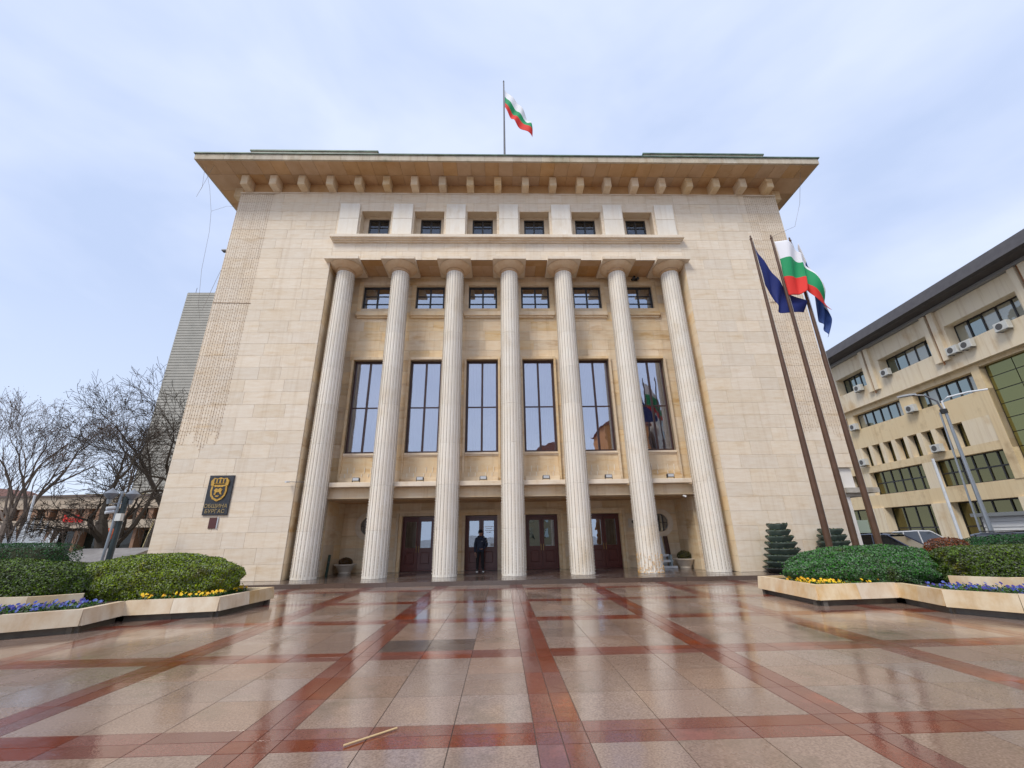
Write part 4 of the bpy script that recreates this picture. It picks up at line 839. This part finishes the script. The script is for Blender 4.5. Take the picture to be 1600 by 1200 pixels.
# grey granite block bench, shrubs, small lit ornaments in the gardens
gb = MB().prism([(-.8,0),(1.8,0),(1.8,1.45),(.9,1.45),(-.8,1.0)], -18.0, -15.1, 'x')
obj('granite_monument', gb, [mat('grey_granite', (.22,.20,.19), .5, c2=(.32,.30,.28), scale=2)], label='low grey granite block with sloping top behind the left hedges', cat='monument')
GRN = leafmat('garden_leaf', (.03,.10,.02), (.08,.2,.05))
for k, (x, y, r, h, lb_) in enumerate(((-23.5,4.5,1.0,1.2,'dark green garden shrub right of the white sculpture'),(-19.2,5.2,1.3,1.0,'low bright green shrub left of the big leaning tree trunk'),(-16.6,3.0,1.1,1.05,'low green shrub between the lamp post and the building corner'))):
    hedge(lb_, (x, y, h*.5), (r, r*.7, h*.75), 5000, GRN, 2.1, .3, 30+k, size=.07, zmin=0, name='shrub', cat='shrub')
orb = thing('orange_ball', (-24.0, 7.6, 1.6), 'orange ball lantern under the canopy of the low building', 'lantern')
obj('globe', MB().lathe([(.02,-.35),(.22,-.27),(.34,0),(.22,.27),(.02,.35)], (-24.6,9.6,2.2), 14), [mat('orange_plastic', (.9,.16,.02), .5)], orb, smooth=True); obj('pole', MB().tube([(-24.6,9.6,0),(-24.6,9.6,1.9)], .04, 6), [MET], orb)
for k, (x, y, lab) in enumerate(((-22.6,10.2,'gold cone ornament with small lights, left of the leaning trunk'),(-18.4,9.3,'gold cone ornament with small lights, right of the leaning trunk'))):
    t = thing('gold_cone', (x, y, 0), lab, 'ornament', 'gold cone ornaments'); obj('cone', MB().lathe([(.3,0),(.28,.8),(.02,3.0)], (x,y,0), 10), [mat('gold_wire', (.5,.36,.14), .5, c2=(.8,.68,.35), scale=9)], t)
# street lamp left (double)
lp = thing('street_lamp', (-14.8, -1.7, 0), 'dark double headed lamp post with cameras in front of the left trees', 'street lamp')
PG = mat('pole_green', (.025,.04,.042), .4, c2=(.04,.055,.055), scale=4); PGR = mat('pole_light', (.32,.35,.38), .35, metal=.6)
obj('pole', MB().tube([(-14.72,-1.6,0),(-14.72,-1.6,3.3)], .095, 10), [PG], lp, smooth=True); obj('second_pole', MB().tube([(-14.86,-1.72,0),(-14.84,-1.7,3.5)], .045, 8), [PGR], lp)
for dx, dy in ((-.24,-.22), (.22,.18)):
    hx_, hy_ = -14.8+dx, -1.7+dy
    obj('lamp_arm', MB().tube([(-14.8,-1.7,3.05),(-14.8+dx*.6,-1.7+dy*.6,3.02),(hx_,hy_,3.12),(hx_,hy_,3.25)], .018, 6), [PGR], lp)
    obj('lamp_shade', MB().lathe([(.06,.18),(.2,.32),(.23,.40),(.05,.55),(.01,.6)], (hx_,hy_,3.0), 16), [mat('lamp_glass', (.22,.24,.27), .25)], lp, smooth=True)
    obj('lamp_bowl', MB().lathe([(.06,.0),(.09,.16)], (hx_,hy_,3.02), 12), [PGR], lp)
obj('control_box', MB().box(-14.72,-14.52,-1.86,-1.72,2.42,2.68), [mat('box_white', (.7,.7,.66), .5)], lp)
for z in (2.9, 2.76): obj('camera_head', MB().tube([(-14.86,-1.8,z),(-15.0,-2.0,z-.05)], .06, 8), [WP], lp)
BARK = mat('bark', (.045,.034,.026), .9, c2=(.07,.055,.04), scale=7, stretch=(4,4,1), bump=.6); BARK2 = mat('bark_light', (.13,.10,.08), .9, c2=(.19,.15,.12), scale=7, stretch=(4,4,1), bump=.5)
DRY = leafmat('dry_leaf', (.11,.055,.04), (.16,.09,.06))
def tree(base, h, r, lab, seed, lean=(0,0), spread=.6, bm=BARK, levels_=6, first=.3, droop=.06, leaves_n=900, twigr=.007, name='bare_tree', dense=False):
    rg = random.Random(seed); t = thing(name, base, lab, 'tree')
    tr, cr_ = MB(), MB(); tips = []
    def grow(p, d, ln, rad, lv):
        pts = [Vector(p)]; rs = [rad]; n = 4 if lv < 3 else 3; q = Vector(p); dd = Vector(d)
        for k in range(n):
            dd = (dd+Vector((rg.gauss(0,.13),rg.gauss(0,.13),rg.gauss(0,.1)+(.06 if lv < 3 else -droop)))).normalized(); q = q+dd*ln/n; pts.append(q.copy()); rs.append(max(twigr, rad*(1-.38*(k+1)/n)))
        (tr if lv == 0 else cr_).tube(pts, rs, 8 if lv == 0 else 5 if lv < 3 else 3, False)
        if lv >= levels_-1: tips.append(pts[-1])
        if lv == levels_: return
        nb_ = 3 if lv < 2 else (3 if dense else rg.choice((2,3,3)))
        for k in range(nb_):
            f_ = 1.0 if k == 0 else rg.uniform(.35, 1); i = min(n-1, int(f_*n)); o_ = pts[i+1] if f_ == 1 else pts[i].lerp(pts[i+1], .5)
            ax = dd.orthogonal().normalized(); ax.rotate(Matrix.Rotation(rg.random()*6.283, 3, dd)); ang = rg.uniform(.15,.35) if k == 0 else rg.uniform(spread*.6, spread*1.35)
            nd = Vector(dd); nd.rotate(Matrix.Rotation(ang, 3, ax)); grow(o_, nd, ln*rg.uniform(.62,.82), max(twigr, rs[i+1]*rg.uniform(.55,.8)), lv+1)
    grow(base, Vector((lean[0], lean[1], 1)).normalized(), h*first, r, 0)
    obj('trunk', tr, [bm], t, fix=False, smooth=True); obj('crown', cr_, [bm], t, kind='stuff', fix=False)
    if leaves_n and tips:
        lm = MB(); P_ = np.array([tips[rg.randrange(len(tips))][:] for _ in range(leaves_n)])+rng.normal(size=(leaves_n,3))*.12; leaves(lm, P_, rng.normal(size=(leaves_n,3)), .05); obj('dry_leaves', lm, [DRY], t, kind='stuff', fix=False)
    return t
tree((-18.9,3.4,0), 14, .34, 'large dark bare tree with forked trunk right beside the left corner of the building', 5, (.06,.05), .72, BARK, 7, .2, .0, 0, .009, dense=True)
tree((-22.0,9.5,0), 17, .38, 'dark bare tree behind the lamp post, its twigs reaching in front of the grey tower', 12, (.26,.0), .62, BARK, 7, .25, .0, 0, .009, dense=True)
tree((-28.6,7.2,0), 12.3, .24, 'bare tree with pale trunk and dry leaves at the left edge of the picture', 21, (-.12,0), .45, BARK2, 7, .30, -.04, 1500, .007)
tree((-27.9,8.1,0), 12.5, .26, 'bare tree with pale trunk and dry leaves, second from the left', 34, (.1,.0), .45, BARK2, 7, .28, -.04, 1500, .007)
tree((-26.5,11.5,0), 11.5, .2, 'slim bare tree leaning right in the middle of the left group', 47, (.16,.0), .45, BARK2, 6, .30, -.04, 700, .008)
tree((-20.9,3.6,0), 4.6, .13, 'small bare garden tree behind the boxy hedge', 52, (0,0), .6, BARK2, 5, .3, .05, 0, .008)
# ------------------------------------------------------------------ right: office building
OA = R(3.26); od = Vector((math.sin(OA), math.cos(OA), 0)); on = Vector((math.cos(OA), -math.sin(OA), 0)); OO = Vector((CAM.x, CAM.y, 0))+on*33
off = thing('office_building', OO+od*35, 'long beige office building with dark overhanging roof across the street on the right', 'building')
def O3(mb): return mb.xf(lambda s, t, z: tuple(OO+od*s+on*t+Vector((0,0,z))))       # local: s along facade, t into building
CONC = mat('beige_render', (.80,.62,.37), .8, streak=.5, c2=(.80,.64,.40), scale=.6, c3=(.50,.36,.20)); CONCL = mat('pale_render', (.84,.71,.50), .8, streak=.6, c2=(.84,.72,.54), scale=.7, stretch=(1,1,.6), c3=(.66,.46,.24))
ROOFD = mat('dark_roof_band', (.055,.048,.05), .7, c2=(.075,.068,.068), scale=2)
S0, S1 = 8, 52
def obx(name, lst, m_, parent=off, **k):
    for b_ in lst: o = obj(name, O3(MB().box(*b_)), [m_], parent, **k)
    return o
obx('wall', [(S0,S1,1.1,18,0,18.3)], CONC)
rb_ = MB(); rb_.prism([(-1.6,18.35),(-1.3,18.25),(1.5,18.25),(1.5,19.9),(-1.0,19.5)], S0-.5, S1+.5, 'x'); rb_.xf(lambda s, t, z: (s, t, z)); obj('roof_overhang', O3(rb_), [ROOFD], off)
obx('gutter', [(S0,S1,-.35,1.5,18.02,18.24)], mat('gutter', (.3,.3,.3), .5))
bays = [(42.7,39.0),(37.1,32.1),(30.5,25.4),(23.9,18.9),(17.3,12.3)]
# top storey panel with openings
edges_s = sorted({S0, S1, *[x for b_ in bays for x in b_]})
tp = []
for a, b_ in zip(edges_s[:-1], edges_s[1:]):
    inb = any(w1 <= (a+b_)/2 <= w0 for w0, w1 in bays)
    if inb: tp += [(a,b_,0,1.1,13.1,14.82),(a,b_,0,1.1,16.55,18.0)]
    else: tp.append((a,b_,0,1.1,13.1,18.0))
obx('top_storey_wall', tp, CONCL)
for s in (38.2, 31.35, 24.6, 18.1):
    obx('rib', [(s-.55,s-.12,-.25,0,13.95,18.0),(s+.12,s+.55,-.25,0,13.95,18.0)], CONCL); obj('downpipe', O3(MB().tube([(s,-.12,13.7),(s,-.12,18.1)], .06, 6)), [mat('rusty_pipe', (.30,.13,.05), .7)], off)
def owin(s1, s0, z0, z1, cols, rows, t, gm=OGLASS):
    f = MB(); tt = .05; xs_ = [s0+(s1-s0)*k/cols for k in range(cols+1)]; zs_ = [z0+(z1-z0)*k/rows for k in range(rows+1)]
    for x in xs_: f.box(x-tt, x+tt, t, t+.1, z0, z1)
    for z in zs_:
        for a, b_ in zip(xs_[:-1], xs_[1:]): f.box(a+tt, b_-tt, t+.005, t+.095, z-tt, z+tt)
    wo = obj('window', O3(f), [DARKFR], off)
    for a, b_ in zip(xs_[:-1], xs_[1:]):
        for c, d in zip(zs_[:-1], zs_[1:]): obj('pane', O3(MB().box(a+tt, b_-tt, t+.05+random.uniform(0,.02), t+.09, c+tt, d-tt)), [gm if gm is OLIVE_REFL or gm is CGLASS or random.random() > .3 else BLIND], wo)
for w0, w1 in bays[:4]: owin(w0, w1, 14.84, 16.5, 5, 1, .75)
# third storey (recessed under the overhang)
obx('beam', [(29.6,S1,.35,1.1,9.35,11.15),(29.6,S1,.35,1.1,6.9,7.5),(29.6,S1,.35,1.1,12.62,13.1),(S0,29.6,.35,1.1,12.8,13.1),(S0,S1,.35,1.1,3.65,4.83)], CONC)
obx('pillar', [(36.7,35.4,.35,1.1,11.15,12.62),(30.2,29.6,.3,1.1,4.83,13.0),(43.2,42.3,.35,1.1,11.15,12.62)], CONC)
owin(42.3, 36.7, 11.2, 12.6, 6, 1, .8); owin(35.4, 30.2, 11.2, 12.6, 6, 1, .8)
# slit storey
sl = [(41.88,41.17),(40.74,39.82),(39.57,38.63),(38.4,37.44),(37.3,36.26),(35.99,34.96),(34.77,33.81),(33.41,32.63)]
ed = [S1]; 
sw_ = []; prev = 43.0
cents = [42.6-.0-k*1.22 for k in range(9)]
obx('slit_wall', [(42.9,S1,.35,1.1,7.5,9.35),(29.6,32.2,.35,1.1,7.5,9.35)], CONCL)
for k in range(8):
    a = 42.9-k*1.335; fin = (a-.42, a)
    obx('fin', [(fin[0], fin[1], .35, 1.1, 7.5, 9.35)], CONCL)
    owin(a-.42, a-1.335+.0, 7.5, 9.35, 1, 1, .85, OLIVE_REFL)
obx('fin', [(32.2, 32.25, .35, 1.1, 7.5, 9.35)], CONCL)
obx('pillar', [(36.65,35.72,.35,1.1,4.83,6.9),(43.6,42.45,.35,1.1,4.83,6.9),(45,S1,.35,1.1,4.83,6.9)], CONCL)
owin(42.45, 36.65, 4.86, 6.88, 6, 2, .8, OLIVE_REFL); owin(35.72, 30.2, 4.86, 6.88, 6, 2, .8, OLIVE_REFL)
for a, b_ in ((36.9,35.5),(30.4,29.2),(43.4,41.9),(50,49)): obx('ground_pillar', [(b_,a,.2,1.1,0,3.65)], CONCL)
owin(41.9, 36.9, .1, 3.6, 4, 2, 1.0, OLIVE_REFL); owin(35.5, 30.4, .1, 3.6, 4, 2, 1.0, OLIVE_REFL); owin(49, 43.4, .1, 3.6, 4, 2, 1.0, OLIVE_REFL); owin(29.2, 23, .1, 3.6, 5, 2, 1.0, OLIVE_REFL); owin(49, 43.6, 4.86, 6.88, 5, 2, .8, OLIVE_REFL); 
# glazed stair tower
f = MB(); xs_ = np.arange(29.5, 15.5, -1.75); zs_ = np.arange(4.9, 13, 1.0)
cw = obx('glass_wall', [(15,29.55,.72,1.09,4.85,12.78)], DARKFR)
for a, b_ in zip(xs_[:-1], xs_[1:]):
    for c, d in zip(zs_[:-1], zs_[1:]): obj('pane', O3(MB().box(b_+.03, a-.03, .68+random.uniform(0,.012), .72, c+.03, d-.03)), [CGLASS], cw)
ACM = mat('ac_white', (.66,.66,.62), .5, c2=(.58,.57,.52), scale=3)
acs = [(39.85,14.75,0,'under the leftmost top floor window'),(36.42,15.05,0,'at the left end of the second top floor window'),(30.25,14.45,0,'left one of the pair below the third top floor window'),(29.2,14.42,0,'right one of the pair below the third top window'),(26.66,14.6,0,'on the sill below the big top window near the picture edge'),(42.25,11.45,.35,'at the left end of the third storey window band'),(35.6,11.4,.35,'below the third storey window right of the pillar'),(42.38,7.95,.35,'at the left end of the row of slit windows'),(34.6,7.8,.35,'between the slit windows near their right end')]
for s, z, t0, ds in acs:
    wp = OO+od*s; t = thing('air_conditioner', wp+Vector((0,0,z-.3)), 'white air conditioner box '+ds, 'air conditioner', 'air conditioner boxes on the office building')
    obj('casing', O3(MB().bev(s-.42, s+.42, t0-.42, t0-.02-.06, z-.3, z+.3, b=.02)), [ACM], t)
    n = 16; vs = [(s+.08+.22*math.cos(2*math.pi*i/n), t0-.43, z+.22*math.sin(2*math.pi*i/n)) for i in range(n)]+[(s+.08+.22*math.cos(2*math.pi*i/n), t0-.421, z+.22*math.sin(2*math.pi*i/n)) for i in range(n)]
    obj('fan_grille', O3(MB().add(vs, [tuple(range(n))]+[(i,(i+1)%n,(i+1)%n+n,i+n) for i in range(n)])), [mat('fan_dark', (.09,.085,.08), .6)], t)
    obj('bracket', O3(MB().box(s-.3, s-.26, t0-.42, t0-.005, z-.36, z-.32).box(s+.26, s+.3, t0-.42, t0-.005, z-.36, z-.32)), [MET], t)
# white cabin, lamp posts
cbn = thing('white_cabin', (20.5,-2.6,0), 'white clapboard cabin with small window at the right edge', 'cabin')
obj('cabin_wall', MB().box(19.8, 26, -7, -.3, .2, 2.12), [mat('cabin_white', (.8,.8,.8), .6)], cbn)
for k in range(9): obj('board', MB().box(19.72, 19.80, -7, -.3, .22+k*.212, .22+k*.212+.2).xf(lambda x, y, z, k=k: (x-(.22+k*.212+.2-z)*.12, y, z)), [mat('board_white', (.8,.81,.81), .55, rand=.05)], cbn)
obj('cabin_roof', MB().box(19.5, 26.2, -7.2, -.1, 2.12, 2.26), [mat('grey_trim', (.25,.27,.28), .6)], cbn)
w_ = obj('window', MB().box(19.62, 19.7, -3.0, -1.9, 1.05, 1.75), [DARKFR], cbn); obj('pane', MB().box(19.60, 19.619, -2.9, -2.0, 1.12, 1.68), [OGLASS], w_)
w_ = obj('window', MB().box(19.62, 19.7, -5.4, -4.2, 1.1, 1.9), [WP], cbn); obj('pane', MB().box(19.60, 19.619, -5.3, -4.3, 1.18, 1.82), [OGLASS], w_)
lr = thing('street_lamp', (17.45,-2.5,0), 'grey street lamp with two curved arms in front of the office building', 'street lamp')
obj('pole', MB().tube([(17.45,-2.5,0),(17.45,-2.5,6.2)], [.085,.05], 10), [PGR], lr, smooth=True); obj('second_pole', MB().tube([(17.2,-2.3,0),(17.32,-2.4,6.1)], .032, 8), [PGR], lr); obj('collar', MB().tube([(17.42,-2.47,6.05),(17.42,-2.47,6.22)], .12, 10), [BLK], lr)
obj('lamp_arm', MB().tube([(17.4,-2.45,6.2),(17.36,-2.4,6.6),(17.15,-2.2,6.9),(16.9,-1.95,7.0)], .035, 8), [MET], lr); obj('lamp_arm', MB().tube([(17.46,-2.5,6.2),(17.46,-2.5,6.55),(17.6,-2.65,6.68),(18.0,-3.1,6.74),(18.35,-3.5,6.72)], .035, 8), [WP], lr)
obj('lamp_head', MB().lathe([(.02,-.05),(.13,-.03),(.13,.03),(.02,.06)], (0,0,0), 10).xf(lambda x, y, z: (16.78+x*2.0, -1.82+y*1.2-x*1.3, 7.02+z)), [mat('lamp_grey', (.4,.42,.44), .4)], lr, smooth=True)
wpz = obj('white_pole', MB().tube([(18.32,-.5,0),(18.32,-.5,4.55)], [.06,.05], 8), [WP], label='slim white pole left of the grey street lamp', cat='pole')
sgn = thing('sign_panel', (22.5,9.5,0), 'small pale green sign panel standing before the office pillars', 'sign'); obj('panel', MB().box(22.3,23.0,9.4,9.48,1.2,2.3), [mat('pale_green', (.5,.58,.45), .6)], sgn); obj('post', MB().box(22.6,22.7,9.42,9.46,0,1.2), [MET], sgn)
# cars
CG = mat('car_glass', (.02,.025,.03), .05, spec=.9, coat=1); TYR = mat('tyre', (.02,.02,.02), .8); RIM = mat('rim', (.45,.46,.48), .3, metal=.8)
def car(lab, loc, rz, paint, L_=4.2, W=1.78, H=1.48, wagon=False):
    """hatchback; local x forward"""
    t = thing('parked_car', (0,0,0), lab, 'car', 'cars parked on the street')
    hl = L_/2; k = L_/4.2
    st_ = [(-hl,.55,.50,.82),(-hl+.12,.32,.80,.98),(-hl+.5*k,.28,.93,1.0),(-1.0*k,.26,.94,1.0),(0,.26,.91,1.0),(.85*k,.26,.90,1.0),(1.25*k,.27,.86,.98),(hl-.35,.30,.74,.92),(hl-.06,.36,.66,.80),(hl,.42,.58,.70)]
    vs = []; n = 10
    for x, zb, zt, wf in st_:
        hw = W/2*wf
        for y, z in ((-hw*.86,zb),(-hw*.98,zb+.12),(-hw,(zb+zt)/2),(-hw*.97,zt-.08),(-hw*.86,zt),(hw*.86,zt),(hw*.97,zt-.08),(hw,(zb+zt)/2),(hw*.98,zb+.12),(hw*.86,zb)): vs.append((x,y,z))
    m_ = len(st_); fs = [(j*n+i, j*n+(i+1)%n, (j+1)*n+(i+1)%n, (j+1)*n+i) for j in range(m_-1) for i in range(n)]+[tuple(range(n)), tuple(range((m_-1)*n, m_*n))]
    obj('body', MB().add(vs, fs), [paint], t, smooth=True)
    rx = -hl+(.25 if wagon else .45)
    gh = [(rx-.12,.9,.92,.92),(rx+.28,.9,H-.07,.80),(-.3,.9,H-.02,.80),(.35*k,.9,H-.05,.79),(1.15*k,.86,.9,.86)]
    def cab(shr, dz):
        vs = []
        for x, zb, zt, wf in gh:
            vs += [(x,-W/2*.90*shr,zb-.02),(x,-W/2*(wf-.06)*shr,zt+dz),(x,-W/2*(wf-.14)*shr,zt+dz+.02),(x,W/2*(wf-.14)*shr,zt+dz+.02),(x,W/2*(wf-.06)*shr,zt+dz),(x,W/2*.90*shr,zb-.02)]
        return MB().add(vs, [(j*6+i, j*6+i+1, (j+1)*6+i+1, (j+1)*6+i) for j in range(4) for i in range(5)])
    obj('windows', cab(1, 0), [CG], t, smooth=False)
    rf = MB(); rv = []
    for x, zt, wf in ((rx+.12,H-.09,.82),(rx+.3,H-.035,.8),(-.3,H+.02,.8),(.3*k,H+.0,.79),(.45*k,H-.06,.79)):
        rv += [(x,-W/2*(wf-.03),zt-.04),(x,-W/2*(wf-.12),zt+.015),(x,W/2*(wf-.12),zt+.015),(x,W/2*(wf-.03),zt-.04)]
    obj('roof', rf.add(rv, [(j*4+i, j*4+i+1, (j+1)*4+i+1, (j+1)*4+i) for j in range(4) for i in range(3)]), [paint], t, smooth=True)
    for sg in (-1, 1):
        for (xa, za, xb, zb) in ((1.17*k,.9,.38*k,H-.05),(-.15,.9,-.2,H-.03),(rx-.1,.9,rx+.25,H-.07),(-.95*k,.9,-.9*k,H-.04)): obj('pillar', MB().tube([(xa,sg*W/2*.905,za),(xb,sg*W/2*.755,zb)], .032, 5), [paint], t)
    for sx_ in (-1, 1):
        for sg in (-1, 1):
            cx_, cy_ = sx_*1.27*k, sg*(W/2-.1); w0 = obj('wheel', MB().lathe([(.2,-.11),(.3,-.11),(.32,-.07),(.32,.07),(.3,.11),(.2,.11)], (0,0,0), 22).xf(lambda x, y, z: (cx_+x, cy_+z, .32+y)), [TYR], t, smooth=True)
            obj('rim', MB().lathe([(.05,-.1),(.2,-.1),(.2,.1),(.05,.1)], (0,0,0), 10).xf(lambda x, y, z: (cx_+x, cy_+z*1.05, .32+y)), [RIM], w0)
        obj('headlight' if sx_ > 0 else 'tail_light', MB().box(min(sx_*(hl-.2),sx_*(hl-.02)), max(sx_*(hl-.2),sx_*(hl-.02)), -W/2*.8, -W/2*.5, .62, .76), [mat('lens_clear', (.7,.7,.7), .1) if sx_ > 0 else mat('lens_red', (.5,.02,.02), .2)], t)
        obj('headlight' if sx_ > 0 else 'tail_light', MB().box(min(sx_*(hl-.2),sx_*(hl-.02)), max(sx_*(hl-.2),sx_*(hl-.02)), W/2*.5, W/2*.8, .62, .76), [mat('lens_clear', (.7,.7,.7), .1) if sx_ > 0 else mat('lens_red', (.5,.02,.02), .2)], t)
    for sg in (-1, 1):
        obj('mirror', MB().bev(.85*k, 1.0*k, sg*W/2-.02 if sg > 0 else -W/2-.16, sg*W/2+.16 if sg > 0 else -W/2+.02, .9, 1.02, b=.03), [paint], t); obj('roof_rail', MB().tube([(rx+.35,sg*W/2*.66,H+.03),(.2*k,sg*W/2*.66,H+.04)], .018, 5), [BLK], t)
        for x in (-.1, -.95*k): obj('door_handle', MB().box(x-.2, x-.04, sg*W/2-.01, sg*W/2+.02, .78, .81), [MET], t)
    t.location = loc; t.rotation_euler = (0,0,rz); return t
PWH = mat('paint_white', (.70,.71,.73), .25, coat=.8); PBK = mat('paint_dark_blue', (.015,.02,.05), .2, coat=1); PBL = mat('paint_black', (.012,.012,.014), .2, coat=1)
car('dark blue car with pale windscreen just right of the building corner', (17.1,1.7,0), R(-66), PBK, 4.3, 1.8, 1.5)
car('white hatchback parked before the office pillars', (24.8,7.8,0), R(-42), PWH, 4.1, 1.75, 1.6)
car('long black car whose roof shows above the right hedge', (17.7,-4.3,0), R(-50), PBL, 4.8, 1.85, 1.53, True)
# stick on the plaza
stk = MB(); stk.tube([(-1.84,-14.04,.014),(-1.47,-13.72,.014)], .0075, 6); obj('wooden_stick', stk, [mat('pale_wood', (.72,.52,.26), .6)], label='thin pale wooden stick lying on the wet paving', cat='stick')
# houses across the square behind the viewpoint, seen in the window glass
for k, (x0, x1, y, h, c, lab) in enumerate(((21,30,-62,23,(.62,.26,.07),'orange block across the square, mirrored in the tall windows'),(31,48,-60,25,(.50,.45,.36),'beige block across the square, mirrored in the rightmost tall window'),(4,18,-66,17.5,(.30,.25,.14),'olive brown block across the square, mirrored low in the fourth tall window'))):
    t = thing('apartment_block', ((x0+x1)/2, y, 0), lab, 'building'); obj('wall', MB().box(x0, x1, y-12, y, 0, h), [mat('block_wall%d' % k, c, .8, c2=tuple(q*1.15 for q in c))], t); obj('roof', MB().prism([(x0-.5,h),((x0+x1)/2,h+3),(x1+.5,h)], y-12.5, y+.5, 'y'), [mat('red_tiles', (.28,.09,.05), .8, c2=(.35,.13,.07))], t)
    x = x0+1
    while x < x1-1.5:
        for z in np.arange(1.5, h-1.8, 3): obj('window', MB().box(x, x+1.3, y+.005, y+.06, z, z+1.6), [OGLASS], t, fix=False)
        x += 2.7
